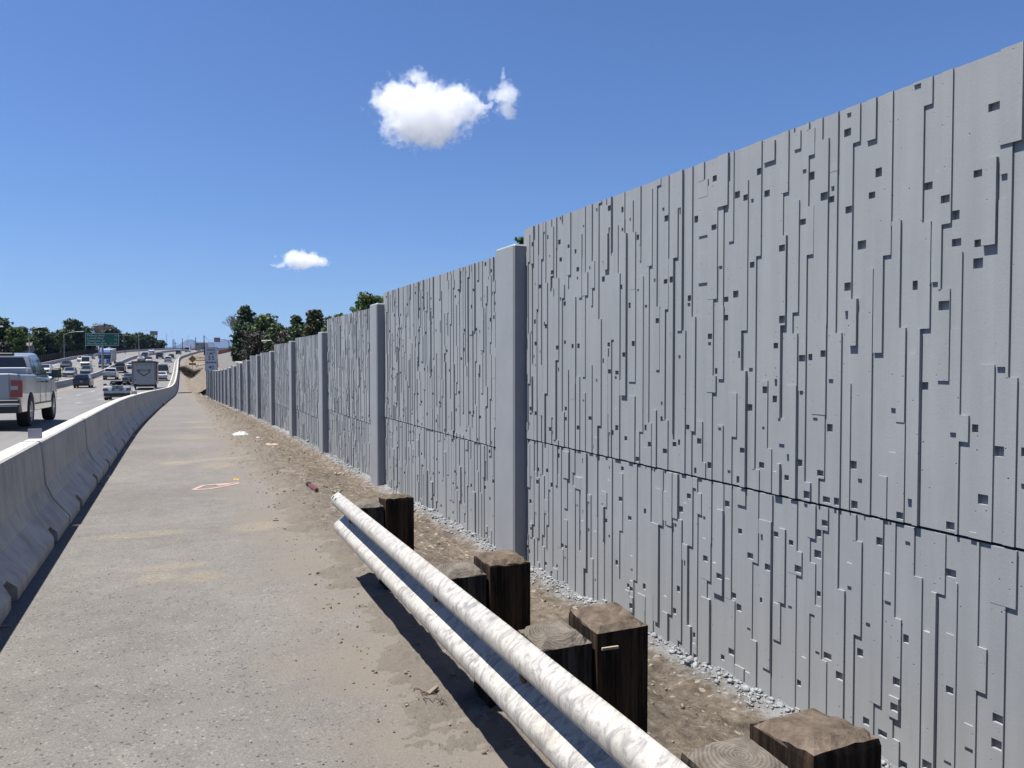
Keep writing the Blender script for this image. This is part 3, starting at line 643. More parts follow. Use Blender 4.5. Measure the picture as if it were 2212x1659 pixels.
WP = cat(W0, 2); ys = steps((-3.5, 5.55, .12)); P = [(RX + rx(y) + x - (z - .156) * .09 - gl.x, y - gl.y, RT(y) - .312 + z - gl.z + .0015 * mn.noise(Vector((y * 2, z * 9, 0)))) for y in ys for x, z in WP]
rail = MB().grid(P, len(ys), len(WP)).build("rail", "galvanised_steel", gr, smooth=True); sdm = rail.modifiers.new("thick", 'SOLIDIFY'); sdm.thickness = .004; sdm.offset = 0
def post_mesh(w, d, z0, z1, seed, tilt=0):
    rs = random.Random(seed); n = 9; mb = MB(); P = []
    def edge(i, j): return i in (0, n-1) or j in (0, n-1)
    for i in range(n):
        for j in range(n):
            x, y = (i / (n-1) - .5) * w, (j / (n-1) - .5) * d
            dd = min(i, n-1-i, j, n-1-j) / (n-1); z = z1 + tilt * y - .018 * (dd == 0) - .005 * (dd < .13) + .006 * mn.noise(Vector((x * 30, y * 30, seed))) + rs.uniform(-.0025, .0025)
            k = .975 if edge(i, j) else 1; P.append((x * k, y * k, z))
    mb.grid(P, n, n)
    ring = [(i, 0) for i in range(n)] + [(n-1, j) for j in range(1, n)] + [(i, n-1) for i in range(n-2, -1, -1)] + [(0, j) for j in range(n-2, 0, -1)]
    m = len(ring); Q = []
    for z in [None, -.03, -.12, (z0 - z1) * .5, (z0 - z1) * .8, z0 - z1]:
        for (i, j) in ring:
            x, y, zz = P[i * n + j]
            if z is None: Q.append((x, y, zz))
            else:
                gq = .0035 * mn.noise(Vector((x * 45, y * 45, seed))); Q.append((x / .975 * (1 + gq * 8), y / .975 * (1 + gq * 8), z1 + z))
    mb.add(Q, [(r_ * m + k, r_ * m + (k+1) % m, (r_+1) * m + (k+1) % m, (r_+1) * m + k) for r_ in range(5) for k in range(m)])
    return mb
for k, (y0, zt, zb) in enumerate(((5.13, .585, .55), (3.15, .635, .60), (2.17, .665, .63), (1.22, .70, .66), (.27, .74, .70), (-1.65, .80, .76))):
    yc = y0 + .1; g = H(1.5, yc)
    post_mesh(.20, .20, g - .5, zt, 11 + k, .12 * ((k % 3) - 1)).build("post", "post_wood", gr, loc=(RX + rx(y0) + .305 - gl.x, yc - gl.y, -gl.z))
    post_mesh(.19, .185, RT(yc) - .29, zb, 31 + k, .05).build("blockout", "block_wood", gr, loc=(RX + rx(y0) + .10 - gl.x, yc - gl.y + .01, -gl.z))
    bb = MB(); bb.lathe([(-.012, 0.001), (-.012, .012), (-.008, .019), (.0, .021)], (0, 0, 0), 'x', 12); o = bb.build("bolt", "rusty_bolt", gr, loc=(RX + rx(yc) - .018 - gl.x, yc - gl.y, RT(yc) - .156 - gl.z))
    MB().cbox(-.006, .0, -.024, .024, -.045, .045, .002).build("washer", "plain_galvanised", gr, loc=(RX + rx(yc) - .006 - gl.x, yc - gl.y, RT(yc) - .156 - gl.z))
for zz in (.278,):   # empty splice slots near the free end
    for yy in (5.50, 5.40):
        for dz in (-.0,):
            MB().lathe([(0, .0005), (.001, .014)], (0, 0, 0), 'x', 10).build("bolt_hole", "black_vinyl", gr, loc=(RX + rx(yy) - .094 - gl.x, yy - gl.y, RT(yy) - .312 + zz + .008 - gl.z)).rotation_euler = (0, R(32), 0)
c = hit(1297, 1412); o = MB().box(-.03, .03, -.004, .004, -.004, .004).build("wood_splinter", "light_wood", gr, loc=(RX + .25 - gl.x, 2.16 - gl.y, .585 - gl.z)); o.rotation_euler = (0, .0, -.1)

# ------------------------------------------------------------------ things lying about
def flatpatch(name, px, py, wx, wy, mat, lab, cat, n=11, hgt=.03, group=None, seed=1):
    p = hit(px, py); rs = random.Random(seed); P = [];
    for i in range(n):
        for j in range(n):
            u, v_ = i / (n-1) * 2 - 1, j / (n-1) * 2 - 1; r_ = max(abs(u), abs(v_)); q = 1 + .35 * mn.noise(Vector((math.atan2(v_, u) * 1.3, seed, 0)))
            P.append((u * wx / 2 * q, v_ * wy / 2 * q, hgt * (.5 + .7 * mn.noise(Vector((u * 2.2, v_ * 2.2, seed * 3)))) * (1 - r_ ** 3) + .006))
    o = MB().grid(P, n, n).build(name, mat, loc=p); sdm = o.modifiers.new("t", 'SOLIDIFY'); sdm.thickness = .003
    return tag(o, lab, cat, group)
flatpatch("plastic_bag", 521, 939, .36, .5, "white_plastic", "crumpled white plastic bag on the dirt halfway along the wall", "bag", hgt=.10, seed=2)
flatpatch("plastic_sheet", 583, 961, .32, .25, "pink_paint", "pink and white strip of plastic on the dirt, right of the white bag", "litter", hgt=.04, seed=3)
flatpatch("paper_scrap", 557, 946, .07, .12, "white_plastic", "small white scrap between the bag and the pink strip", "litter", hgt=.03, seed=4)
flatpatch("paper_scrap", 685, 900, .12, .25, "white_plastic", "white scrap at the wall foot by the sixth wall post", "litter", hgt=.08, seed=5)
flatpatch("orange_scrap", 511, 1037, .08, .10, "sign_orange_yellow", "orange plastic scrap at the path edge above the pink arrow", "litter", hgt=.02, seed=6)
flatpatch("black_sheet", 432, 853, .45, 1.4, "black_vinyl", "crumpled black sheet at the path edge near the wall's far end", "litter", hgt=.16, seed=7)
flatpatch("black_sheet", 452, 861, .5, 1.2, "black_vinyl", "torn black sheet lying against the wall's far end", "litter", hgt=.14, seed=8)
a, b_ = hit(668, 1056), hit(696, 1070); e = empty("red_tube", a, (0, 0, 0), "dark red tube with a black end lying on the dirt short of the guardrail end", "tube")
dv = (b_ - a) * .6; MB().tube((0, 0, .05), (dv.x, dv.y, dv.z + .03), .024, .024, 12).build("tube_body", "red_paint", e); u = dv.normalized() * -.06; MB().tube((u.x, u.y, .055), (0, 0, .05), .031, .031, 12).build("end_cap", "black_vinyl", e)
a = hit(938, 1497); wr = MB(); rs = random.Random(3); p = Vector((0, 0, .01)); pts_ = [p.copy()]
for k in range(26): p = p + Vector((rs.uniform(-.03, .025), rs.uniform(-.045, .02), rs.uniform(-.012, .014))); p.z = max(.005, min(.05, p.z)); pts_.append(p.copy())
tag(wr.path([tuple(q) for q in pts_], .0018, 4).build("rusty_wire", "rusty_bolt", loc=a), "thin rusty wire curled on the dirt by the guardrail shadow", "wire")
a = hit(935, 1503); tag(MB().tube((-.03, -.02, .014), (.03, .03, .02), .014, .011, 7).build("stick_end", "rubble_stone", loc=a), "short broken piece of root on the edge of the guardrail shadow", "stick")
# marks sprayed on the path
def mark(pts_, mat, w=.03, closed=False, dz=.010):
    mb = MB(); q = [hit(*p_) for p_ in pts_]
    if closed: q.append(q[0])
    for a, b_ in zip(q[:-1], q[1:]):
        d = (b_ - a); n_ = Vector((-d.y, d.x, 0)).normalized() * w / 2; n_ = n_ if n_.length > 0 else Vector((w, 0, 0)); up = Vector((0, 0, dz - .002))
        mb.quad(a - n_ + up, b_ - n_ + up, b_ + n_ + up, a + n_ + up); up = up + Vector((0, 0, .0004))
    return st(mb.build("path_marking", mat))
mark([(417, 1059), (440, 1050), (495, 1046), (517, 1045)], "pink_paint", .06); mark([(417, 1059), (450, 1058), (480, 1053), (515, 1046)], "pink_paint", .06); mark([(470, 1050), (495, 1047)], "pink_paint", .10)
m, nt, b = new_mat("sand_stain"); v = coords(nt); n = noise_tex(nt, v, 9, 6, .8); n2 = noise_tex(nt, v, 40, 4, .8)
tc = nt.nodes.new("ShaderNodeTexCoord"); gr_ = nt.nodes.new("ShaderNodeTexGradient"); gr_.gradient_type = 'SPHERICAL'; nt.links.new(tc.outputs["Object"], gr_.inputs[0])
mm = nt.nodes.new("ShaderNodeMath"); mm.operation = 'MULTIPLY'; rr = ramp(nt, n.outputs[0], [(.42, 0.0), (.68, 1.0)]); g2 = ramp(nt, gr_.outputs[0], [(0.0, 0.0), (.5, .6)])
nt.links.new(rr.outputs[0], mm.inputs[0]); nt.links.new(g2.outputs[0], mm.inputs[1]); nt.links.new(mm.outputs[0], b.inputs["Alpha"]); b.inputs["Base Color"].default_value = (.34, .285, .195, 1); b.inputs["Roughness"].default_value = .95
for k, (px, py, wx, wy) in enumerate(((365, 1229, .34, .16), (440, 1250, .22, .22), (340, 1251, .2, .2), (380, 1003, .3, .35), (397, 1000, .5, .25), (470, 1008, .35, .5), (415, 946, .5, .8), (480, 993, .4, .3), (420, 913, .4, 1.0), (550, 1141, .34, .30), (310, 1158, .5, .2), (440, 925, .5, .6))):
    p = hit(px, py); o = MB().quad((-1, -1, 0), (1, -1, 0), (1, 1, 0), (-1, 1, 0)).build("sand_patch", "sand_stain", loc=p + Vector((0, 0, .008 + k * .0002))); o.scale = (wx, wy, 1); o.rotation_euler = (math.atan(slope(Z, p.y)), 0, 0); st(o)

# ------------------------------------------------------------------ vehicles
def wheel(root, x, y, r, w, side, rimmat="rim_metal"):
    prof = [(-w/2, r*.62), (-w/2, r*.9), (-w/2 + .02, r*.97), (-w/2 + .05, r), (w/2 - .05, r), (w/2 - .02, r*.97), (w/2, r*.9), (w/2, r*.62)]
    t_ = MB().lathe(prof, (0, 0, 0), 'x', 24).build("wheel", "tyre_rubber", root, smooth=True, loc=(x, y, r))
    s_ = side; m_ = MB(); m_.lathe([(s_*(w/2 - .005), r*.64), (s_*(w/2 - .02), r*.56), (s_*(w/2 - .05), r*.54)], (0, 0, 0), 'x', 24)
    m_.lathe([(s_*(w/2 - .06), r*.55), (s_*(w/2 - .06), .001)], (0, 0, 0), 'x', 16); m_.lathe([(s_*(w/2 - .025), r*.16), (s_*(w/2 - .015), .001)], (0, 0, 0), 'x', 10)
    for k in range(6):
        a = k * math.pi / 3; c_, q_ = math.cos(a), math.sin(a); d = r * .045
        x0 = s_*(w/2 - .05); x1 = s_*(w/2 - .02)
        p = [(-d, .12*r), (d, .12*r), (d*1.3, .56*r), (-d*1.3, .56*r)]; pp = [(c_*b2 - q_*a2, q_*b2 + c_*a2) for a2, b2 in p]
        m_.prism(pp, x0, x1)
    m_.build("rim", rimmat, t_)
    return t_
SPEC = {  # side outline (y from the tail, z), greenhouse (rear base, rear roof, front roof, front base), wheels
 'sedan': dict(L=4.75, W=1.83, low=[(.03,.30),(-.02,.55),(.04,.93),(.14,1.03),(.95,1.06),(3.35,.99),(4.35,.80),(4.68,.66),(4.75,.48),(4.66,.24)], gh=[(.55,1.04),(1.35,1.40),(2.55,1.44),(3.45,.98)], pil=[2.0], wy=(.95,3.75), r=.33, gc=.2),
 'coupe': dict(L=4.4, W=1.80, low=[(.03,.30),(-.02,.55),(.03,.86),(.12,1.0),(.9,1.03),(3.0,.98),(4.05,.80),(4.35,.66),(4.42,.48),(4.34,.24)], gh=None, pil=[], wy=(.85,3.55), r=.33, gc=.2),
 'hatch': dict(L=4.3, W=1.80, low=[(.03,.32),(-.02,.55),(.04,.95),(.08,1.05),(2.9,.99),(3.95,.84),(4.25,.68),(4.3,.48),(4.22,.24)], gh=[(.06,1.04),(.45,1.42),(2.1,1.50),(3.15,.98)], pil=[.95,1.75], wy=(.75,3.35), r=.33, gc=.2),
 'suv': dict(L=4.7, W=1.90, low=[(.05,.38),(-.03,.6),(.02,1.02),(.06,1.15),(3.2,1.10),(4.3,.98),(4.66,.8),(4.72,.5),(4.6,.32)], gh=[(.04,1.14),(.34,1.66),(2.3,1.72),(3.35,1.09)], pil=[1.05,2.05], wy=(.9,3.72), r=.37, gc=.27),
 'pickup': dict(L=5.8, W=2.02, low=[(.03,.62),(0,.8),(0,1.32),(.03,1.36),(1.92,1.36),(1.95,1.30),(4.35,1.28),(4.5,1.24),(5.5,1.16),(5.75,1.02),(5.8,.62),(5.65,.45)], gh=[(1.97,1.30),(2.2,1.86),(3.55,1.93),(4.5,1.26)], pil=[2.5,3.3], wy=(1.15,4.78), r=.41, gc=.40),
 'van': dict(L=5.6, W=2.02, low=[(.03,.38),(-.02,.6),(0,1.25),(4.3,1.20),(5.2,1.12),(5.5,.85),(5.56,.5),(5.45,.3)], gh=[(.0,1.24),(.12,2.28),(4.0,2.32),(5.0,1.16)], pil=[3.2], wy=(1.0,4.55), r=.35, gc=.25),
}
def bv_(o, w):
    m = o.modifiers.new('bevel', 'BEVEL'); m.width = w; m.segments = 2; m.limit_method = 'ANGLE'; m.angle_limit = R(28); m.harden_normals = True
    o.data.polygons.foreach_set('use_smooth', [True] * len(o.data.polygons))
def vehicle(kind, name, label, cat, px, t, paintm, rev=False, off=None, group="vehicles on the highway", **kw):
    S = SPEC[kind]; L, Wd = S['L'], S['W']; hw = Wd / 2
    x = xat(px, t) if off is None else XR(t) + off
    oo = x - XR(t); tc_ = t + L / 2; x = XR(tc_) + oo
    hd = -math.atan(slope(XR, tc_)); pt = math.atan(slope(Z, tc_))
    e = empty(name, (x, tc_, ZH(oo, tc_) + .006), (-pt if rev else pt, 0, hd + (math.pi if rev else 0)), label, cat, group)
    c0 = L / 2
    def y_(y): return y - c0
    # side outline with wheel arches
    low = S['low']; ar = S['r'] + .07; bot = []
    yf, yr = S['wy'][1], S['wy'][0]; gc = S['gc']
    for cy in (yf, yr):
        a0 = math.asin(max(-1, min(1, (gc - S['r']) / ar))); pts_ = []
        for k in range(11):
            a = a0 + (math.pi - 2 * a0) * k / 10; pts_.append((cy + ar * math.cos(a), S['r'] + ar * math.sin(a)))
        bot += pts_
    front = list(reversed(low))         # from front bottom ... we walk: rear bottom->top->front bottom, then arches back
    outline = low + [(low[-1][0], gc)] * (low[-1][1] > gc + .02) + bot + [(low[0][0] + .15, gc)]
    narch = len(low)
    def inset(p, k):
        y, z = p; cy = L / 2
        return (cy + (y - cy) * (1 - 2 * k / L), z - k * .8 if z > .55 * low[3][1] + .2 else z)
    lay = [(-hw, .07), (-hw + .05, .0 + .015), (-hw + .22, 0), (hw - .22, 0), (hw - .05, .015), (hw, .07)]
    mb = MB(); n_ = len(outline); V = []
    for (xx, k) in lay:
        for i, p_ in enumerate(outline):
            q = inset(p_, k) if i < narch else p_
            V.append((xx * (1 - .05 * (abs(q[0] - L/2) / (L/2)) ** 4), y_(q[0]), q[1]))
    F = [tuple(range(n_)), tuple(reversed(range(5*n_, 6*n_)))]
    for l in range(5): F += [(l*n_ + i, l*n_ + (i+1) % n_, (l+1)*n_ + (i+1) % n_, (l+1)*n_ + i) for i in range(n_)]
    mb.add(V, F); body = mb.build("body", paintm, e); bv_(body, .03)
    glass = kw.get('glass', 'car_glass')
    if S['gh']:
        gh = S['gh']; zb, zt = min(gh[0][1], gh[3][1]) - .05, max(gh[1][1], gh[2][1]); inb, int_ = .06, .24 if kind != 'van' else .14
        def hwz(z): return hw - inb - (int_ - inb) * (z - zb) / (zt - zb)
        mb = MB(); P = []
        gp = [(gh[0][0], gh[0][1]-.05), gh[0]] + [(gh[1][0] , gh[1][1] - .03), (gh[1][0] + .12, gh[1][1]), (gh[2][0] - .15, gh[2][1]), (gh[2][0], gh[2][1] - .03), gh[3], (gh[3][0], gh[3][1] - .05)]
        m2 = len(gp)
        for s_, q in ((-1, 0), (-1, 1), (1, 1), (1, 0)):
            for (y, z) in gp:
                zz = z if q == 0 else z + (.025 if z > (zb + zt) / 2 else 0); P.append((s_ * (hwz(z) - (.10 if q else 0)), y_(y), zz))
        mb.add(P, [tuple(range(m2)), tuple(reversed(range(3*m2, 4*m2)))] + [(l*m2+i, l*m2+(i+1) % m2, (l+1)*m2+(i+1) % m2, (l+1)*m2+i) for l in range(3) for i in range(m2)])
        bv_(mb.build("cabin", paintm, e), .025)
        (y0, z0), (y1, z1), (y2, z2), (y3, z3) = gh
        za, zc = max(z0, z3) + .04, min(z1, z2) - .09
        def ly(pa, pb, z): return pa[0] + (pb[0] - pa[0]) * (z - pa[1]) / (pb[1] - pa[1])
        cuts = [None] + list(S['pil']) + [None]
        if kind == 'van': cuts = [3.2, None]
        for s_ in (-1, 1):
            for i in range(len(cuts) - 1):
                A = [(ly(gh[0], gh[1], z) + .10) if (i == 0 and cuts[0] is None) else cuts[i] + .035 for z in (za, zc)]
                B = [(ly(gh[3], gh[2], z) - .13) if i == len(cuts) - 2 else cuts[i+1] - .035 for z in (za, zc)]
                if B[1] < A[1]: B[1] = A[1] + .05
                pp = [(s_ * (hwz(z) + .006), y_(y), z) for y, z in ((A[0], za), (B[0], za), (B[1], zc), (A[1], zc))]
                MB().quad(*pp).build("side_window", glass, e, fix=False)
        def screen(pa, pb, nm, m0, m1, outw, up0=.06, up1=.07):
            d = Vector((0, pb[0] - pa[0], pb[1] - pa[1])); ln = d.length; d.normalize(); nrm = Vector((0, d.z, -d.y)) * outw
            q = []
            for k, (f, mg) in enumerate(((up0 / ln, m0), (1 - up1 / ln, m1))):
                p = Vector((0, y_(pa[0]), pa[1])) + d * ln * f + nrm * .02; w_ = hwz(p.z) - mg; q += [(-w_, p.y, p.z), (w_, p.y, p.z)] if k == 0 else [(w_, p.y, p.z), (-w_, p.y, p.z)]
            MB().quad(*q).build(nm, glass, e, fix=False)
        screen(gh[3], gh[2], "windscreen", .07, .09, 1)
        screen(gh[0], gh[1], "rear_window", .09, .12, -1, .05 if kind != 'pickup' else .05)
    for s_ in (-1, 1):
        for wy_ in S['wy']: wheel(e, s_ * (hw - .14), y_(wy_), S['r'], .23 if kind != 'pickup' else .28, s_)
    # lamps, bumpers, plate, mirrors
    tz = {'sedan': .80, 'coupe': .76, 'hatch': .86, 'suv': 1.0, 'pickup': 1.02, 'van': 1.05}[kind]
    if kind != 'pickup' or not kw.get('detail'):
        for s_ in (-1, 1):
            w0 = .10 if kind in ('pickup', 'van') else (.30 if kind != 'suv' else .2); h0 = .16 if kind in ('pickup', 'suv', 'van') else .09
            mb = MB(); mb.box(s_*(hw - .015) - (w0 if s_ > 0 else 0), s_*(hw - .015) + (w0 if s_ < 0 else 0), y_(-.03), y_(.22), tz - h0, tz + h0); mb.build("tail_lamp", kw.get('tl', "red_lens"), e)
    for s_ in (-1, 1):
        zf = low[-3][1] + .02 if kind != 'pickup' else 1.0
        mb = MB(); mb.box(s_*(hw - .08) - (.32 if s_ > 0 else 0), s_*(hw - .08) + (.32 if s_ < 0 else 0), y_(L - .25), y_(L + .0), zf - .12, zf + .03); mb.build("headlight", "clear_lens", e)
        zm = (S['gh'][3][1] + .06) if S['gh'] else 1.06; ym = (S['gh'][3][0] - .35) if S['gh'] else 2.85
        mz = .17 if kind in ('pickup', 'van') else .12; mb = MB(); mb.cbox(s_*(hw + .13) - .10, s_*(hw + .13) + .10, y_(ym) - .06, y_(ym) + .08, zm - .03, zm + mz, .03); mb.box(s_*(hw + .02) - .06, s_*(hw + .02) + .06, y_(ym) - .03, y_(ym) + .03, zm - .02, zm + .04); mb.build("mirror", kw.get('mirror', paintm if kind != 'pickup' else "dark_trim"), e)
    mb = MB(); mb.box(-hw*.8, hw*.8, y_(L - .12), y_(L + .015), .42, low[-3][1] - .05); mb.build("grille", "dark_trim", e)
    mb = MB(); zb0 = .30 if kind not in ('pickup',) else .52
    mb.cbox(-hw + .06, hw - .06, y_(-.10 if kind == 'pickup' else -.035), y_(.25), zb0, zb0 + .2, .02); mb.build("bumper", kw.get('bumper', "dark_trim"), e)
    pz = {'sedan': .72, 'coupe': .70, 'hatch': .75, 'suv': .82, 'pickup': .64, 'van': .75}[kind]
    MB().box(-.15, .15, y_(-.13 if kind == 'pickup' else -.06), y_(0), pz - .075, pz + .075).build("license_plate", "plate_white", e)
    if kind == 'pickup':
        if not kw.get('detail'):
            MB().box(-hw + .14, hw - .14, y_(-.018), y_(.05), .80, 1.32).build("tailgate", paintm, e); 
        MB().box(-hw + .10, hw - .10, y_(.06), y_(1.88), 1.30, 1.366).build("bed_hollow_plate", "dark_trim", e)  # dark plate on the solid bed, stands in for its shaded open hollow
        MB().box(-.12, .12, y_(-.03), y_(0), 1.14, 1.22).build("tailgate_handle", "dark_trim", e)
    return e, y_, hw
# the near silver pickup
e, y_, hw = vehicle('pickup', "pickup_truck", "silver crew cab pickup truck at the left frame edge, seen from behind", "pickup truck", 40, 21.6, "silver_paint", off=-3.38, detail=True)
e.location.x = -4.42
MB().cbox(-hw + .27, hw - .27, y_(-.03), y_(.05), .66, 1.345, .01).build("tailgate", "silver_paint", e)
for s_ in (-1, 1):
    x0, x1 = (hw - .25, hw + .004) if s_ > 0 else (-hw - .004, -hw + .25)
    lm = MB().prism([(y_(-.028), .78), (y_(.20), .78), (y_(.25), .92), (y_(.23), 1.17), (y_(-.028), 1.19)], x0, x1).build("tail_lamp", "red_lens", e)
    xa = (hw - .235, hw - .09) if s_ > 0 else (-hw + .09, -hw + .235)
    MB().prism([(y_(-.034), .96), (y_(-.02), .96), (y_(-.02), 1.05), (y_(-.034), 1.05)], *xa).build("reverse_lamp", "clear_lens", lm)
    MB().box(xa[0] - .008, xa[0], y_(-.036), y_(-.02), .93, 1.17).build("chrome_frame", "clear_lens", lm)
    
    for yy in (2.62, 3.45): MB().cbox(s_*(hw + .01) - .02, s_*(hw + .01) + .02, y_(yy), y_(yy + .2), 1.13, 1.17, .008).build("door_handle", "dark_trim", e)
    for yy in (2.46, 3.38, 4.28): MB().box(s_*(hw + .0) - .003, s_*(hw + .0) + .003, y_(yy), y_(yy + .012), .56, 1.24).build("door_seam", "dark_trim", e)
    MB().box(s_*(hw + .0) - .02, s_*(hw + .0) + .02, y_(1.75), y_(4.2), .56, .60).build("side_moulding", "dark_trim", e)
tb = MB().cbox(-hw + .12, hw - .12, y_(1.25), y_(1.85), 1.37, 1.52, .02).build("tool_box", "white_paint", e); MB().box(-.3, -.05, y_(1.235), y_(1.25), 1.40, 1.50).build("latch", "grey_vinyl", tb)
MB().cbox(-hw + .05, hw - .05, y_(-.16), y_(.10), .40, .60, .03).build("bumper_bar", "dark_trim", e); MB().cbox(-hw + .06, hw - .06, y_(-.15), y_(.08), .60, .635, .015).build("bumper_lit_edge", "chrome", e); MB().box(-.06, .06, y_(-.32), y_(-.1), .40, .5).build("tow_hitch", "dark_trim", e)  # dark face paints the chrome's ground reflection, chrome strip its lit top edge
MB().cbox(-.45, .45, y_(2.2), y_(2.35), 1.86, 1.92, .02).build("brake_light", "dark_trim", e)
for s_ in (-1, 1):
    ml = MB().cbox(s_*(hw + .17) - .12, s_*(hw + .17) + .12, y_(3.98), y_(4.12), 1.26, 1.52, .04).build("mirror", "dark_trim", e); MB().box(s_*(hw + .17) - .10, s_*(hw + .17) + .10, y_(3.972), y_(3.98), 1.29, 1.49).build("mirror_glass", "tinted_glass", ml)

# convertible with open roof
e, y_, hw = vehicle('coupe', "convertible", "pale silver convertible with open roof beside the barrier", "car", 0, 60.5, "pearl_paint", off=-3.42, bumper="dark_trim", mirror="dark_trim")
MB().cbox(-hw + .16, hw - .16, y_(1.05), y_(2.95), .90, 1.035, .03).build("cockpit", "seat_leather", e)
fr = MB(); P0, P1 = (hw - .12, y_(3.05), 1.0), (hw - .30, y_(2.45), 1.36)
for s_ in (-1, 1): fr.tube((s_*P0[0], P0[1], P0[2]), (s_*P1[0], P1[1], P1[2]), .04, .035, 6)
fr.box(-P1[0] - .03, P1[0] + .03, P1[1] - .04, P1[1] + .05, 1.335, 1.385); fr.build("windscreen_frame", "pearl_paint", e)
MB().quad((-P0[0], P0[1], 1.0), (P0[0], P0[1], 1.0), (P1[0], P1[1], 1.35), (-P1[0], P1[1], 1.35)).build("windscreen", "seat_leather", e, fix=False)
for s_ in (-1, 1):
    for yy in (1.45, 2.25):
        s0 = MB().cbox(s_*.36 - .22, s_*.36 + .22, y_(yy) - .08, y_(yy) + .06, .95, 1.12, .04).build("seat", "seat_leather", e)
        MB().cbox(s_*.36 - .11, s_*.36 + .11, y_(yy) - .07, y_(yy) + .02, 1.12, 1.27, .03).build("headrest", "seat_leather", s0)
MB().cbox(-.35, .35, y_(.02), y_(.2), 1.0, 1.035, .01).build("spoiler", "pearl_paint", e); MB().box(-.34, .34, y_(-.03), y_(0), .66, .84).build("plate_recess", "grey_paint", e)
MB().lathe([(-.01, .05), (0, .001)], (0, 0, 0), 'x', 12).build("badge", "dark_trim", e, loc=(0, y_(.015), .93)).rotation_euler = (0, 0, R(90))

# travel trailer with winged lettering
def travel_trailer():
    t = 97.5; L, hw, h0, h1 = 9.0, 1.27, .62, 3.3; tc_ = t + L/2; oo = -2.28 - XR(99) - hw + .03; x = XR(tc_) + oo
    e = empty("travel_trailer", (x, tc_, Z(tc_)), (math.atan(slope(Z, tc_)), 0, -math.atan(slope(XR, tc_))), "grey box travel trailer with black winged lettering on its rear ramp", "trailer", "vehicles on the highway")
    y0 = -L/2
    MB().cbox(-hw, hw, y0, L/2, h0, h1, .05).build("body", "trailer_side", e)
    MB().box(-hw + .2, hw - .2, y0 - .03, y0, h0 + .05, h1 - .32).build("ramp_door", "trailer_panel", e)
    MB().box(-hw, hw, y0 - .05, y0 + .3, h1 - .13, h1 + .03).build("rear_cap", "black_vinyl", e)
    for s_ in (-1, 1):
        MB().box(s_*(hw - .09) - .08, s_*(hw - .09) + .08, y0 - .02, y0, h0, h1 - .13).build("corner_trim", "trailer_trim", e)
        MB().box(s_*(hw - .09) - .06, s_*(hw - .09) + .06, y0 - .05, y0 - .02, h0 + .36, h0 + .5).build("tail_lamp", "clear_lens", e)
        MB().box(s_*(hw - .02) - .02, s_*(hw + .10) + .02, y0 + .6, y0 + 2.0, 1.2, 3.15) if False else None
        for yy in (2.3, 3.2): wheel(e, s_ * (hw - .15), y0 + yy, .36, .24, s_)
    MB().box(hw, hw + .14, y0 + .3, y0 + 5.0, h1 - .22, h1 - .02).build("awning", "black_vinyl", e); MB().box(hw, hw + .08, y0 + .3, y0 + .42, 1.0, h1 - .2).build("awning_arm", "black_vinyl", e)
    MB().box(-hw + .12, hw - .12, y0 - .14, y0 + .1, .42, .55).build("bumper", "dark_trim", e); MB().box(-hw + .2, hw - .2, y0, L/2, .38, h0 - .003).build("chassis", "black_vinyl", e)
    for xx in (-.75, -.25, .25, .75): MB().box(xx - .07, xx + .07, y0 - .045, y0 - .03, h1 - .44, h1 - .38).build("marker_lamp", "black_vinyl", e)
    ac = MB().cbox(.1, .8, y0 + 2.5, y0 + 3.4, h1, h1 + .28, .08).build("air_conditioner", "white_paint", e); MB().cbox(-.3, .1, y0 + 3.9, y0 + 4.5, h1, h1 + .2, .04).build("roof_vent", "dark_trim", e)
    yb = y0 - .036; wv = MB()
    for s_ in (-1, 1):
        for P in ([(.0, 1.62), (.12, 1.66), (.45, 1.9), (.40, 1.98), (.1, 1.76), (0, 1.73)], [(.34, 1.98), (.62, 2.02), (.55, 2.12), (.70, 2.16), (.78, 2.40), (.60, 2.12)], [(.50, 1.85), (.56, 1.95), (.64, 2.05), (.52, 2.0)]):
            wv.add([(s_*a, yb, b2) for a, b2 in P], [tuple(range(len(P)))])
    wv.add([(-.62, yb, 2.40), (-.5, yb, 2.37), (-.45, yb, 2.24), (-.55, yb, 2.22)], [(0, 1, 2, 3)]); wv.add([(.62, yb, 2.40), (.5, yb, 2.37), (.45, yb, 2.24), (.55, yb, 2.22)], [(0, 1, 2, 3)])
    wv.build("wing_emblem", "black_vinyl", e, fix=False)
    text("lettering", "OUTLAW", .30, "black_vinyl", e, (0, yb - .004, 2.26), sx=1.0, bold=.006)
    MB().box(-.95, -.83, y0 - .04, y0 - .03, 1.18, 1.27).build("latch", "dark_trim", e); MB().box(.45, .85, y0 - .04, y0 - .03, 1.42, 1.45).build("latch", "grey_vinyl", e)
travel_trailer()
V = vehicle
V('suv', "suv", "dark navy SUV with brake lamps lit in the lane beside the median", "SUV", 163, 108, "navy_paint", off=-11.0)
V('pickup', "pickup_truck", "white pickup truck driving away beside the median, left of the dark sedan", "pickup truck", 236, 141, "white_paint")
e, y_, hw = V('pickup', "pickup_truck", "dark grey pickup with a loaded roof rack ahead of the white pickup", "pickup truck", 257, 172, "dark_grey_paint"); MB().cbox(-.7, .7, y_(2.3), y_(3.4), 1.97, 2.15, .04).build("roof_load", "dark_trim", e)
V('sedan', "sedan", "dark sedan half hidden by the travel trailer's left side", "car", 278, 124, "dark_grey_paint")
V('sedan', "sedan", "small silver sedan just left of the travel trailer's roof", "car", 284, 190, "silver_paint")
e, y_, hw = V('pickup', "pickup_truck", "black pickup truck right of the travel trailer", "pickup truck", 352, 165, "black_paint", bumper="chrome"); MB().cbox(-.85, .85, y_(.1), y_(1.9), 1.37, 1.85, .05).build("bed_cap", "black_paint", e)
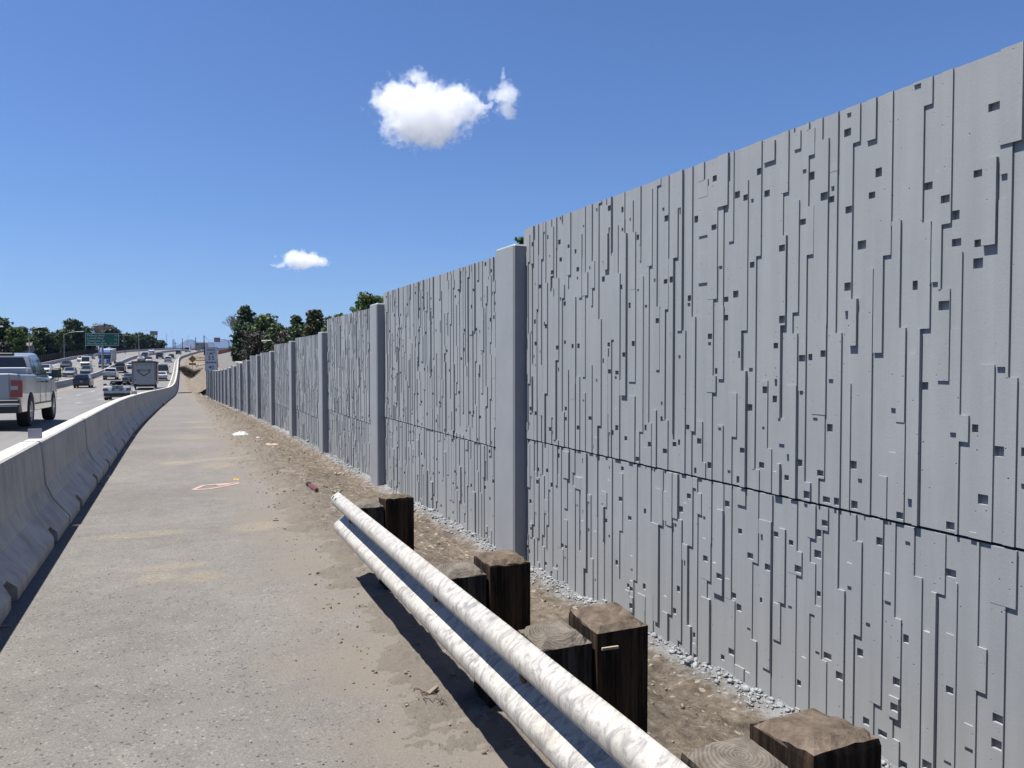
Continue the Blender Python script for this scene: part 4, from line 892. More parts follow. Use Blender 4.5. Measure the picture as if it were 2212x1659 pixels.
V('sedan', "sedan", "white sedan partly hidden behind the right side of the travel trailer", "car", 348, 134, "white_paint")
V('suv', "suv", "white SUV with spare wheel lane beside the barrier, beyond the black pickup", "SUV", 363, 232, "white_paint")
V('hatch', "hatchback", "dark car with white roof just ahead of the white SUV", "car", 370, 266, "black_paint")
V('suv', "suv", "black SUV in the near lane where the barrier starts to bend", "SUV", 385.3, 326, "black_paint")
V('van', "van", "white van far up the road at the bend", "van", 404.7, 368, "white_paint")
V('pickup', "pickup_truck", "black lifted pickup in the middle lane beyond the trailer", "pickup truck", 344.5, 262, "black_paint")
V('sedan', "sedan", "dark red car driving close to the median", "car", 327.7, 318, "red_paint")
V('pickup', "pickup_truck", "dark grey pickup behind the red car", "pickup truck", 312, 268, "grey_paint")
V('sedan', "sedan", "white sedan seen over the left corner of the trailer's roof", "car", 304.3, 240, "white_paint")
V('pickup', "pickup_truck", "black pickup seen just above the trailer's roof", "pickup truck", 320, 214, "black_paint")
V('sedan', "sedan", "dark car behind the far semi trailer at the bend", "car", 430.5, 396, "dark_grey_paint")
# oncoming carriageway
V('suv', "suv", "silver SUV oncoming next to the dark navy SUV", "SUV", 147, 155, "silver_paint", rev=True, group="oncoming vehicles")
V('suv', "suv", "grey green SUV oncoming just left of the sign pole", "SUV", 184, 164, "sage_paint", rev=True, group="oncoming vehicles")
V('van', "van", "white high roof van oncoming on the far carriageway", "van", 184, 204, "white_paint", rev=True, group="oncoming vehicles")
V('suv', "suv", "dark olive SUV oncoming in the far lane below the wooden fence", "SUV", 140, 192, "olive_paint", rev=True, group="oncoming vehicles")
V('hatch', "hatchback", "bright yellow car oncoming right of the pickup's mirror", "car", 121, 158, "yellow_paint", rev=True, group="oncoming vehicles")
V('suv', "suv", "white SUV oncoming, seen past the silver pickup's windscreen", "SUV", 95, 172, "white_paint", rev=True, group="oncoming vehicles")
V('sedan', "sedan", "white sedan oncoming behind the silver pickup's mirror", "car", 103, 134, "white_paint", rev=True, group="oncoming vehicles")
V('hatch', "hatchback", "white hatchback oncoming behind the white van", "car", 174, 238, "white_paint", rev=True, group="oncoming vehicles")
V('sedan', "sedan", "dark sedan in the far lane behind the white van", "car", 194, 262, "dark_grey_paint", rev=True, group="oncoming vehicles")
V('sedan', "sedan", "white sedan oncoming near the crest, left of the median", "car", 326, 362, "white_paint", rev=True, group="oncoming vehicles")

def semi(px, t, rev, label, cabm, boxm, boxonly=False, off=None, Lb=14.0, rear2=None):
    x = xat(px, t) if off is None else XR(t) + off; oo = x - XR(t); Lt = Lb + 5.5; tc_ = t + Lt/2; x = XR(tc_) + oo
    e = empty("semi_truck", (x, tc_, Z(tc_) + .006), ((-1 if rev else 1) * math.atan(slope(Z, tc_)), 0, -math.atan(slope(XR, tc_)) + (math.pi if rev else 0)), label, "truck", "oncoming vehicles" if rev else "vehicles on the highway")
    y0 = -Lt/2; hw = 1.28
    MB().cbox(-hw, hw, y0, y0 + Lb, 1.15, 4.05, .04).build("trailer_box", boxm, e); MB().box(-.5, .5, y0 + .5, y0 + Lb - .2, .9, 1.147).build("chassis", "dark_trim", e)
    if rear2: MB().box(-hw + .1, hw - .1, y0 - .03, y0, 1.3, 3.9).build("rear_doors", rear2, e); MB().box(-.6, .6, y0 - .06, y0 - .03, 2.9, 3.5).build("door_emblem", "house_roof", e)
    yc = y0 + Lb + .5
    MB().cbox(-1.18, 1.18, yc, yc + 2.4, .9, 3.55, .12).build("cab", cabm, e); MB().cbox(-.95, .95, yc + 2.35, yc + 4.4, .9, 2.0, .12).build("hood", cabm, e)
    MB().prism([(yc + .2, 3.5), (yc + 2.0, 3.5), (yc + 1.4, 4.0), (yc + .2, 4.0)], -1.1, 1.1).build("roof_fairing", cabm, e)
    MB().quad((-1.02, yc + 2.415, 2.15), (1.02, yc + 2.415, 2.15), (1.0, yc + 2.41, 2.95), (-1.0, yc + 2.41, 2.95)).build("windscreen", "car_glass", e, fix=False); MB().box(-1.1, 1.1, yc + 2.38, yc + 2.6, 2.98, 3.14).build("sun_visor", "chrome", e)
    MB().box(-.5, .5, yc + 4.38, yc + 4.44, 1.0, 1.9).build("grille", "chrome", e); MB().cbox(-1.2, 1.2, yc + 4.3, yc + 4.7, .45, .85, .05).build("bumper", "chrome", e)
    for s_ in (-1, 1):
        MB().cbox(s_*1.05 - .15, s_*1.05 + .15, yc + 3.0, yc + 4.35, 1.0, 1.3, .05).build("fender", cabm, e); MB().box(s_*1.05 - .13, s_*1.05 + .13, yc + 4.3, yc + 4.4, 1.12, 1.32).build("headlight", "clear_lens", e)
        MB().tube((s_*1.3, yc + 1.9, 2.1), (s_*1.3, yc + 1.9, 3.0), .1, .1, 8).build("mirror", "chrome", e); MB().tube((s_*1.22, yc - .1, 1.2), (s_*1.22, yc - .1, 4.1), .08, .08, 8).build("exhaust", "chrome", e)
        for yy in (y0 + 1.2, y0 + 2.5, yc - .6, yc + .7, yc + 3.6): wheel(e, s_*1.03, yy, .5, .3, s_)
    return e
semi(224.5, 197, True, "blue semi truck with grey box trailer oncoming behind the green sign's pole", "blue_paint", "trailer_side")
semi(427.5, 428, False, "semi truck with brown and white box trailer at the far bend", "white_paint", "beige_panel", rear2="trailer_side")
semi(445, 456, False, "white semi truck ahead of the brown and white one, half behind the speed sign", "white_paint", "white_paint")

# ------------------------------------------------------------------ signs, poles, masts
g0 = xat(222, 176); zg = Z(176)
e = empty("guide_sign", (g0, 176, zg), (0, 0, -.02), "large green guide sign listing four exits on a single grey pole in the median", "road sign")
MB().tube((0, .25, 0), (0, .25, 5.7), .24, .2, 14).build("pole", "lamp_steel", e); bx = MB(); bx.box(-2.9, 2.9, .08, .16, 5.9, 6.05); bx.box(-2.9, 2.9, .08, .16, 7.3, 7.45); bx.box(-.15, .15, .10, .35, 5.4, 7.6); bx.build("cross_beam", "lamp_steel", e)
bw, bh, bz = 3.04, 1.28, 6.72
MB().box(-bw, bw, 0, .06, bz - bh, bz + bh).build("border", "sign_letter", e); MB().box(-bw + .13, bw - .13, -.012, 0, bz - bh + .13, bz + bh - .13).build("board", "sign_green", e)
for k, (s_, r_) in enumerate((("Federal Blvd", "1/4"), ("Lowell Blvd", ""), ("Tennyson St", ""), ("Sheridan Blvd", "3/4"))):
    zz = bz + .81 - k * .55
    text("lettering", s_, .55, "sign_letter", e, (-bw + .35, -.018, zz), align='LEFT', bold=.022, sp=1.12)
    if r_: text("lettering", r_, .44, "sign_letter", e, (bw - .35, -.018, zz), align='RIGHT', bold=.01)
text("lettering", "3/4", .44, "sign_letter", e, (bw - .35, -.018, bz), align='RIGHT', bold=.01)
text("lettering", "1", .50, "sign_letter", e, (bw - 1.35, -.018, bz - .84), align='RIGHT', bold=.015)

st_ = 65.0; x = xat(456.5, st_); zg = H(x, st_)
e = empty("speed_limit_sign", (x, st_, zg), (0, 0, -.10), "white speed limit 55 minimum 40 sign on a post before the wall's far end", "road sign")
w_, z0, z1 = .47, .53 - zg, 2.36 - zg + .02
MB().box(-.04, .04, .02, .08, 0, z1 - .1).build("post", "plain_galvanised", e)
MB().cbox(-w_, w_, -.006, .006, z0, z1, .004).build("border", "sign_black", e); MB().box(-w_ + .025, w_ - .025, -.010, -.006, z0 + .025, z1 - .025).build("board", "sign_grey_white", e)
hh = z1 - z0
for s_, f, sz_, sx in (("SPEED", .875, .25, .88), ("LIMIT", .725, .25, .88), ("55", .53, .46, 1.0), ("MINIMUM", .34, .22, .72), ("40", .135, .40, .95)):
    text("lettering", s_, sz_, "sign_black", e, (0, -.013, z0 + hh * f), sx=sx, bold=.005, sp=1.1, ext=.002)
# pale clearance sign
t = 152; x = xat(415.9, t); zg = Z(t) + .9; e = empty("clearance_sign", (x, t, H(x, t)), (0, 0, -.05), "yellow diamond clearance sign with plate below on the dirt slope", "road sign"); zz = 4.35 - 1.2 - H(x, t)
dz = at(415.9, 775.5, 140).z - H(x, t); s2 = .70
MB().tube((0, .04, -.2), (0, .04, dz + .5), .04, .04, 8).build("post", "lamp_steel", e)
MB().add([(-s2, 0, dz), (0, 0, dz - s2), (s2, 0, dz), (0, 0, dz + s2), (-s2, .01, dz), (0, .01, dz - s2), (s2, .01, dz), (0, .01, dz + s2)], [(0, 1, 2, 3), (7, 6, 5, 4), (0, 4, 5, 1), (1, 5, 6, 2), (2, 6, 7, 3), (3, 7, 4, 0)]).build("diamond", "sign_yellow", e)
text("lettering", "14'-9\"", .36, "sign_black", e, (0, -.006, dz), bold=.01)
MB().add([(-.2, -.006, dz + .42), (.2, -.006, dz + .42), (0, -.006, dz + .22), (-.2, -.006, dz - .42), (.2, -.006, dz - .42), (0, -.006, dz - .22)], [(0, 1, 2), (3, 4, 5)]).build("arrow", "sign_black", e, fix=False)
pl = MB().box(-.6, .6, 0, .01, dz - 1.12, dz - .74).build("plate", "sign_orange_yellow", e); text("lettering", "1/4 MILE", .22, "sign_black", pl, (0, -.004, dz - .93))

def lamp(px, D, ytop, arm, label, off_base=None, double=False):
    p = at(px, ytop, D); g = Z(p.y) if p.y < 600 else 7
    e = empty("street_lamp", (p.x, p.y, g), (0, 0, 0), label, "street lamp", "lamps along the highway"); h = p.z - g
    MB().tube((0, 0, 0), (0, 0, h), .13, .08, 10).build("pole", "lamp_steel", e)
    q = at(px + arm[0], ytop + arm[1], D) - Vector((p.x, p.y, g))
    pts_ = [(0, 0, h - .25), (q.x * .35, q.y * .35, h + (q.z - h) * .65), (q.x * .7, q.y * .7, q.z - .02), (q.x, q.y, q.z)]
    MB().path(pts_, .055, 6).build("arm", "lamp_steel", e); d = Vector((q.x, q.y, 0)).normalized()
    MB().tube((q.x - d.x*.1, q.y - d.y*.1, q.z + .02), (q.x + d.x * .75, q.y + d.y * .75, q.z + .04), .12, .15, 8).build("lamp_head", "lamp_head", e)
lamp(62.5, 174, 714, (31, -7), "street lamp on a tall grey pole, leftmost pole in view above the silver pickup")
lamp(138, 227, 721.4, (37, -5), "street lamp on a grey pole behind the dark olive SUV")
lamp(184, 280, 710.7, (22, -7), "street lamp on a grey pole touching the green sign's left edge")
lamp(299.6, 262, 717, (13, -4), "street lamp standing in the median beyond the semi truck")
lamp(359.4, 415, 721, (12, -3), "street lamp far off against the sky, right of the billboard")
lamp(405.5, 500, 726, (10, -3), "thin distant street lamp in front of the mesa")
lamp(-14, 140, 703, (12, 3), "street lamp head poking in at the left frame edge")
def pole(px, ytop, D, r_, label, cross=False):
    p = at(px, ytop, D); g = Z(min(p.y, 600)) if p.x < XR(p.y) + 3 else H(p.x, min(p.y, 600))
    e = empty("utility_pole", (p.x, p.y, g - .5), (0, 0, 0), label, "utility pole", "dark poles along the road"); h = p.z - g + .5
    MB().tube((0, 0, 0), (0, 0, h), r_, r_ * .8, 8).build("shaft", "pole_dark", e)
    if cross: MB().box(-1.6, 1.6, -.06, .06, h - .9, h - .75).build("crossarm", "pole_dark", e)
    return p
pole(269.5, 724, 300, .16, "dark pole in front of the trees right of the green sign"); pole(373.5, 733, 430, .2, "leftmost of a pair of dark poles on the crest"); pole(376, 732, 450, .2, "right one of a pair of dark poles on the crest")
pole(379.3, 738.5, 440, .18, "dark pole with a crossarm on the crest", True); pole(393.7, 730.7, 420, .2, "dark pole against the mesa's left flank"); pole(422.5, 728.4, 430, .22, "dark pole above the brown and white semi trailer"); pole(412, 744, 440, .15, "short dark pole left of the semi trailer")
pA = pole(440.6, 725, 225, .15, "tall black pole directly left of the speed limit sign")
# overhead cantilever sign
D = 440; pb = at(494.5, 752.6, D); pt_ = at(494.5, 741, D); a0 = at(486, 732.9, D); a1 = at(463, 732.6, D)
e = empty("overhead_sign", (pb.x, pb.y, Z(470)), (0, 0, 0), "back of an overhead sign on a curved steel arm at the far bend", "road sign"); o0 = e.location
MB().path([(0, 0, 0), tuple(pt_ - Vector(o0)), tuple(at(492.5, 736, D) - Vector(o0)), tuple(a0 - Vector(o0)), tuple(a1 - Vector(o0))], .26, 8).build("arm", "lamp_steel", e)
c1, c2 = at(462, 739, D) - Vector(o0), at(475.5, 729.3, D) - Vector(o0); MB().box(c1.x, c2.x, min(c1.y, c2.y) - .4, min(c1.y, c2.y) - .3, c1.z, c2.z).build("board", "beige_panel", e)
w1 = MB(); A, B = pA, at(462, 731, D)
for q0, q1 in ((A, B), (A - Vector((0, 0, .2)), at(470, 742, D))):
    ps = [tuple(Vector(q0).lerp(Vector(q1), k / 8) - Vector((0, 0, 1.2 * math.sin(math.pi * k / 8)))) for k in range(9)]; w1.path(ps, .03, 4)
tag(w1.build("overhead_wire", "pole_dark"), "thin wires running from the tall black pole towards the overhead sign", "wire")
# billboard
D = 470; b0 = at(324, 724, D); b1 = at(340.4, 715, D); g = Z(480); e = empty("billboard", ((b0.x + b1.x) / 2, b0.y, g), (0, 0, 0), "tall beige sign tower with two boards rising above the far trees", "billboard"); hx = (b1.x - b0.x) / 2
MB().box(-hx, hx, -.3, .3, b0.z - g, b1.z - g).build("board", "beige_panel", e)
MB().box(-hx * .1, hx * .82, -.3, .3, at(0, 747, D).z - g, at(0, 734, D).z - g).build("board", "beige_panel", e)
for s_ in (-.75, .75): MB().tube((s_ * hx * (1 if s_ > 0 else .0), .5, -3), (s_ * hx * (1 if s_ > 0 else .0), .5, b1.z - g - .3), .2, .2, 8).build("column", "lamp_steel", e)

# orange water-filled barriers by the frontage road
OB = [at(473 + 40 * k / 19, 764 - 7 * k / 19, 255 + 110 * k / 19) for k in range(20)]
for k in range(20):
    p = OB[k]; gz_ = ZF(p.y); dd = OB[min(k + 1, 19)] - OB[min(k, 18)]; e = empty("orange_barrier", (p.x, p.y, gz_), (0, 0, math.atan2(dd.y, dd.x)), "orange plastic water barrier in the row across the frontage road's far end", "barrier", "orange plastic barriers in a row")
    e.scale = (2.6, 1, 1)
    MB().prism([(-.3, 0), (.3, 0), (.3, .25), (.12, .5), (.1, 1.05), (-.1, 1.05), (-.12, .5), (-.3, .25)], -.62, .62).build("body", "net_orange", e)
    MB().box(-.65, -.45, -.12, .12, .2, 1.2).build("end_post", "orange_plastic", e)
p = at(469.8, 795, 100); e = empty("orange_channelizer", (p.x, p.y, ZF(p.y)), (0, 0, 0), "orange channelizer post standing just behind the wall's far end", "cone")
MB().lathe([(0, .001), (0, .3), (.04, .3), (.06, .1), (.95, .07), (1.0, .001)], (0, 0, 0), 'z', 12).build("drum", "orange_plastic", e); MB().lathe([(.6, .086), (.75, .08)], (0, 0, 0), 'z', 12).build("reflective_band", "white_paint", e)
# erosion logs, brush heap, black sheet on the dirt slope
for k, (xa, ya, xb, yb, D) in enumerate(((419, 772.3, 441, 774.5, 175), (416, 775.0, 432, 774.8, 168), (415, 778.8, 442, 779.2, 155), (418, 786, 444, 786.8, 140))):
    a, b_ = hit(xa, ya), hit(xb, yb); n_ = 8; ps = [a.lerp(b_, k2 / n_) for k2 in range(n_ + 1)]; ps = [tuple((p_.x, p_.y, H(p_.x, p_.y) + .1 + .05 * mn.noise(p_))) for p_ in ps]
    tag(MB().path(ps, .14, 7).build("erosion_log", "straw_pale" if k % 2 else "brush_brown"), "straw erosion log across the dirt slope, row %s from the bottom" % ["four", "three", "two", "one"][k], "erosion log", "erosion logs on the slope")
bv = []; rs = random.Random(5)
A, B = hit(395, 798), hit(428, 808)
for k in range(900):
    f = rs.random(); c = A.lerp(B, f); thick = .32 - .15 * f; c = Vector((c.x + rs.gauss(0, .35), c.y + rs.gauss(0, .5), 0)); c.z = H(c.x, c.y) + abs(rs.gauss(0, .55)) * (.7 - .4 * f)
    d = Vector((rs.uniform(.3, 1), rs.gauss(0, .5), rs.gauss(0, .22))).normalized() * rs.uniform(.3, .9); u = Vector((0, 0, .025))
    bv += [tuple(c - d - u), tuple(c + d - u), tuple(c + d + u), tuple(c - d + u)]
o = arrays("brush_heap", "brush_brown", bv, np.arange(len(bv)).reshape(-1, 4)); tag(o, "long dark heap of cut brush lying on the dirt slope below the clearance sign", "brush heap")
flatpatch("black_sheet", 428, 790, 1.3, 2.4, "black_vinyl", "black plastic sheet on the dirt slope right of the clearance sign", "litter", hgt=.45, seed=9)
a, b_ = hit(385, 850), hit(414, 848.5); tag(MB().path([tuple(a.lerp(b_, k / 6) + Vector((0, .3 * math.sin(k), .05))) for k in range(7)], .05, 6).build("hose", "olive_paint"), "dark hose lying across the path before the dip", "hose")

# wooden fence behind the far barrier
fe = empty("wooden_fence", (XR(150) - 33, 150, Z(150)), (0, 0, 0), "long dark wooden fence running along the far side of the highway", "fence")
fo = fe.location; mb = MB(); t = 40.0; rs = random.Random(2)
while t < 455:
    w_ = .15 if t < 260 else .5; x = XR(t) - 33; z = Z(t); h = 2.0 + rs.uniform(-.03, .03)
    mb.box(x - fo.x + rs.uniform(-.02, .02), x - fo.x + .03, t - fo.y, t + w_ * .93 - fo.y, z - .3 - fo.z, z + h - fo.z); t += w_
mb.build("boards", "dark_wood_fence", fe)
mb = MB(); t = 40.0
while t < 455:
    x = XR(t) - 32.9; z = Z(t); mb.box(x - fo.x, x + .12 - fo.x, t - fo.y, t + .12 - fo.y, z - .3 - fo.z, z + 1.9 - fo.z); t += 3.0
mb.build("posts", "dark_wood_fence", fe)
# houses behind the fence
def house(px, D, w, d, h, rh, label, rot=0):
    p = at(px, 772, D); g = Z(p.y) - .1; e = empty("house", (p.x, p.y, g), (0, 0, rot), label, "house", "houses behind the fence")
    MB().box(-w/2, w/2, -d/2, d/2, 0, h).build("wall", "house_wall", e)
    mb = MB(); ov = .4; mb.add([(-w/2 - ov, -d/2 - ov, h), (w/2 + ov, -d/2 - ov, h), (w/2 + ov, d/2 + ov, h), (-w/2 - ov, d/2 + ov, h), (-w/2 - ov, 0, h + rh), (w/2 + ov, 0, h + rh)], [(0, 1, 5, 4), (2, 3, 4, 5), (0, 4, 3), (1, 2, 5), (3, 2, 1, 0)])
    rf = mb.build("roof", "house_roof", e); MB().box(w*.2, w*.2 + .6, -.3, .3, h + rh * .5, h + rh + .7).build("chimney", "house_wall", rf)
    for xx in (-w*.3, w*.05, w*.33):
        f = MB().box(xx - .5, xx + .5, -d/2 - .04, -d/2, 1.1, 2.3).build("window", "white_paint", e); MB().box(xx - .43, xx + .43, -d/2 - .05, -d/2 - .04, 1.17, 2.23).build("pane", "car_glass", f)
house(116, 275, 7, 7, 3.6, 1.8, "tan house with a low gabled roof half hidden by trees left of the second lamp"); house(143, 320, 7, 7, 3.8, 1.8, "tan house with brown roof between trees behind the dark olive SUV", .1)
house(6, 190, 12, 8, 3.4, 2.0, "low grey brown house at the left frame edge behind the silver pickup"); house(38, 200, 6, 5, 2.8, 1.4, "small pale shed behind the trees above the silver pickup's cab")

# ------------------------------------------------------------------ trees
def leaves(blobs, n, size, rs, up=.0):
    V = []; wts = np.array([b2[3] * b2[4] * b2[5] for b2 in blobs]) ** .67; wts /= wts.sum(); cnt = np.maximum((wts * n).astype(int), 8)
    for (bx_, by_, bz_, rx, ry, rz), c in zip(blobs, cnt):
        d = rs.normal(size=(c, 3)); d /= np.linalg.norm(d, axis=1)[:, None]; rad = (rs.random(c) ** .45)[:, None] * (1 + .12 * rs.normal(size=(c, 1)))
        P = np.array([bx_, by_, bz_]) + d * rad * np.array([rx, ry, rz])
        a = rs.normal(size=(c, 3)); a /= np.linalg.norm(a, axis=1)[:, None]; b2 = np.cross(a, d + .3 * rs.normal(size=(c, 3))); b2 /= np.linalg.norm(b2, axis=1)[:, None] + 1e-6
        s_ = size * (.6 + .8 * rs.random((c, 1))); V.append(np.stack([P - a*s_, P - b2*s_*.55, P + a*s_, P + b2*s_*.55], 1))
    return np.concatenate(V).reshape(-1, 3)
def tree(name, label, px, D, ytop, wpx, mat, n=3500, size=.30, lean=0, cb=.25, seed=0, style='round', gd=None, bare=0, gl_=None, group="trees along the highway"):
    rs = np.random.RandomState(seed + 5); p = at(px, ytop, D)
    if p.x < -5:
        while at(px, ytop, D).x > XR(at(px, ytop, D).y) - 34.3 - wpx * D / FPX * .42: D += 2
        p = at(px, ytop, D)
    g = (Z(p.y) if p.x < 0 else ZF(p.y)) - .15 if gd is None else gd
    e = empty(name, (p.x, p.y, g), (0, 0, 0), label, "tree" if "shrub" not in name else "shrub", group); h = p.z - g; w = wpx * D / FPX
    blobs = []; nb = 26
    for k in range(nb):
        u = (k + .5) / nb; zz = h * (cb + (1 - cb) * u); prof = math.sin(math.pi * min(1, .22 + .74 * u)) ** .7 if style == 'round' else (1 - .75 * u if style == 'pine' else math.sin(math.pi * (.15 + .8 * u)) ** .8)
        if style == 'flat': prof = .55 + .45 * math.sin(math.pi * u)
        a = k * 2.4 + rs.rand(); rr_ = w / 2 * prof * (.25 + .42 * rs.rand()); br = w * (.17 + .10 * rs.rand()) * (.6 + .4 * prof)
        if zz + br * .8 > h: zz = h - br * .7
        blobs.append((math.cos(a) * rr_ + lean * u, math.sin(a) * rr_, zz, br * 1.15, br * 1.15, br * (.75 if style != 'flat' else .5)))
    tips = []
    for k in range(46):
        b2 = blobs[rs.randint(len(blobs))]; d = rs.normal(size=3); d[2] = abs(d[2]) * .7; d /= np.linalg.norm(d); s_ = w * .055 * (.7 + .6 * rs.rand()); tips.append((b2[0] + d[0]*b2[3]*1.05, b2[1] + d[1]*b2[4]*1.05, b2[2] + d[2]*b2[5]*1.05, s_*1.2, s_*1.2, s_*.8))
    V = leaves(blobs + tips, n, size, rs); V = V[:(len(V)//4)*4]; V[:, 2] = np.maximum(V[:, 2], .1)
    arrays("crown", mat, V, np.arange(len(V)).reshape(-1, 4), e)
    tr = MB(); r0 = max(.12, h * .022); tr.tube((0, 0, -.3), (0, 0, h * .45), r0 * 1.2, r0 * .8, 8); tr.tube((0, 0, h * .44), (lean * .7, 0, h * .8), r0 * .8, r0 * .3, 7)
    for b2 in blobs[::2]: z0_ = max(h * .12, min(h * .7, b2[2] - h * .18)); tr.tube((0, 0, z0_), (b2[0], b2[1], b2[2]), r0 * .4, r0 * .12, 5)
    tr.build("trunk", "bark", e)
    return e
def bare_tree(label, px, D, ytop, wpx, seed, mat="dead_wood", group="trees along the highway", gd=None):
    rs = random.Random(seed); p = at(px, ytop, D); g = (Z(p.y) if p.x < 0 else ZF(p.y)) - .1 if gd is None else gd; e = empty("bare_tree", (p.x, p.y, g), (0, 0, 0), label, "tree", group); h = p.z - g; w = wpx * D / FPX
    mb = MB(); tr = MB(); tr.tube((0, 0, -.3), (0, 0, h * .35), .22, .17, 8).build("trunk", mat, e)
    def grow(a, d, ln, r_, lv):
        b2 = a + d * ln; mb.tube(a, b2, r_, r_ * .62, 5, cap=False)
        if lv == 0: return
        for k in range(3 if lv > 1 else 4):
            nd = (d + Vector((rs.gauss(0, .5), rs.gauss(0, .5), rs.uniform(-.1, .5))) * .75).normalized(); grow(b2 - d * ln * rs.uniform(0, .4), nd, ln * rs.uniform(.6, .85), r_ * .6, lv - 1)
    for k in range(6): a = k * 1.05; grow(Vector((0, 0, h * .33)), Vector((math.cos(a) * w / h * .8, math.sin(a) * w / h * .8, 1)).normalized(), h * .22, .13, 4)
    mb.build("branches", mat, e)
L_ = "trees beyond the wooden fence"
tree("tree", "dark tall tree filling the left frame edge above the pickup", -2, 190, 686, 64, "leaf_dark", 5200, .36, seed=1, group=L_)
tree("tree", "bright green tree right of the dark one at the left edge", 34, 182, 707, 48, "leaf_bright", 4600, .34, cb=.15, seed=2, group=L_)
tree("tree", "dark bushy top showing behind the bright green tree", 48, 215, 706, 40, "leaf_dark", 2600, .36, seed=3, group=L_)
tree("tree", "mid green low tree behind the leftmost lamp pole", 66, 184, 724, 50, "leaf_mid", 4200, .32, cb=.05, seed=4, group=L_)
tree("tree", "dark flat topped tree right of the leftmost lamp pole", 88, 212, 705, 54, "leaf_dark", 5200, .36, cb=.1, seed=5, style='flat', group=L_)
tree("tree", "small dark tree in the gap before the second lamp pole", 117, 240, 722, 26, "leaf_dark", 1800, .36, cb=.1, seed=6, group=L_)
tree("tree", "tall rounded dark tree behind the second lamp pole", 158, 262, 690, 56, "leaf_dark", 5600, .42, cb=.2, seed=7, style='tall', group=L_)
tree("tree", "mid green spreading tree left below the tall rounded tree", 137, 246, 712, 44, "leaf_mid", 3600, .38, cb=.05, seed=8, group=L_)
tree("tree", "dark tree behind the left half of the green sign", 186, 285, 706, 46, "leaf_dark", 3600, .42, cb=.05, seed=9, group=L_)
tree("pine_tree", "dark flat topped pine rising behind the green sign", 225, 290, 700, 58, "leaf_pine", 5000, .42, cb=.2, seed=10, style='flat', group=L_)
tree("pine_tree", "dark pine right of the green sign's top corner", 248, 296, 710, 34, "leaf_pine", 2600, .42, cb=.2, seed=11, style='flat', group=L_)
bare_tree("bare grey tree top sticking out above the green sign", 214, 300, 689, 30, 4, group=L_)
tree("shrub", "yellow green shrub left of the green sign above the fence", 166, 235, 748, 44, "leaf_bright", 1800, .28, cb=0, seed=12, group=L_)
tree("pine_tree", "blue grey pine behind the fence by the second lamp pole", 140, 226, 742, 24, "leaf_pine", 1800, .25, cb=.05, seed=13, style='pine', group=L_)
tree("shrub", "brown dry shrub at the left edge above the pickup's roof", 8, 168, 738, 34, "leaf_brown", 2200, .26, cb=0, seed=14, group=L_)
tree("tree", "rounded green tree right of the dark pole", 276, 340, 720, 44, "leaf_mid", 2800, .46, cb=0, seed=15, group=L_)
tree("tree", "dark green tree behind the median lamp", 303, 350, 719, 34, "leaf_dark", 2400, .46, cb=0, seed=16, group=L_)
tree("tree", "dark tree just left of the sign tower", 322, 360, 723, 38, "leaf_dark", 2600, .46, cb=0, seed=17, group=L_)
tree("tree", "small dark tree at the right end of the far row", 344, 380, 735, 28, "leaf_dark", 1800, .46, cb=0, seed=18, group=L_)
tree("shrub", "low dark shrub row behind the fence near the green sign", 255, 330, 735, 36, "leaf_dark", 1600, .46, cb=0, seed=19, group=L_)
tree("shrub", "low green shrub behind the fence left of the second lamp", 107, 205, 752, 46, "leaf_mid", 2000, .3, cb=0, seed=20, group=L_)
tree("tree", "dark shaded tree filling the gap under the flat topped tree", 104, 228, 728, 44, "leaf_dark", 3000, .36, cb=0, seed=25, group=L_)
R_ = "trees behind the sound wall"
tree("cottonwood_tree", "tall dark green tree at the left of the group behind the wall", 532, 152, 661, 50, "leaf_dark", 5200, .30, cb=.12, seed=31, style='tall', group=R_)
tree("tree", "dark tree leaning out over the frontage road", 514, 150, 722, 30, "leaf_dark", 2600, .28, cb=.1, seed=41, group=R_)
bare_tree("bare pale tree left of the tall dark one behind the wall", 512, 158, 668, 46, 8, group=R_)
bare_tree("bare twigs right of the tall dark tree behind the wall", 556, 162, 670, 30, 9, group=R_)
tree("tree", "mid green spreading tree right of the tall dark one", 572, 134, 680, 74, "leaf_mid", 5200, .27, cb=.1, seed=32, group=R_)
tree("shrub", "brown leafless thicket low behind the wall", 560, 128, 712, 92, "leaf_brown", 5200, .20, cb=0, seed=33, style='flat', group=R_)
tree("tree", "rounded green tree left of the gap behind the wall", 640, 104, 682, 42, "leaf_mid", 3600, .22, cb=.05, seed=34, group=R_)
tree("tree", "olive green wide tree right of the gap behind the wall", 680, 98, 669, 62, "leaf_olive", 5200, .22, cb=.05, seed=35, group=R_)
tree("tree", "green low tree beside the third wall post's top", 712, 92, 684, 44, "leaf_mid", 3400, .2, cb=.0, seed=36, group=R_)
tree("shrub", "brown dry thicket behind the wall under the olive tree", 630, 108, 712, 90, "leaf_brown", 4600, .18, cb=0, seed=37, style='flat', group=R_)
tree("tree", "feathery green tree rising behind the second wall post", 806, 72, 631, 104, "leaf_mid", 6200, .17, cb=.0, seed=38, style='flat', group=R_)
tree("tree", "green tree tip just showing behind the nearest big wall post", 1128, 40, 512, 60, "leaf_mid", 2600, .10, cb=.2, seed=39, group=R_)
tree("shrub", "green shrub at the left end of the trees by the kerb", 520, 172, 757, 26, "leaf_mid", 1400, .22, cb=0, seed=40, group=R_)
tree("tree", "dark green tree filling the lower left of the group behind the wall", 520, 150, 700, 44, "leaf_dark", 4200, .26, cb=0, seed=51, style='flat', group=R_)
tree("tree", "dark leafy tree behind the thicket in the middle of the group", 598, 126, 700, 60, "leaf_mid", 4200, .25, cb=0, seed=52, group=R_)
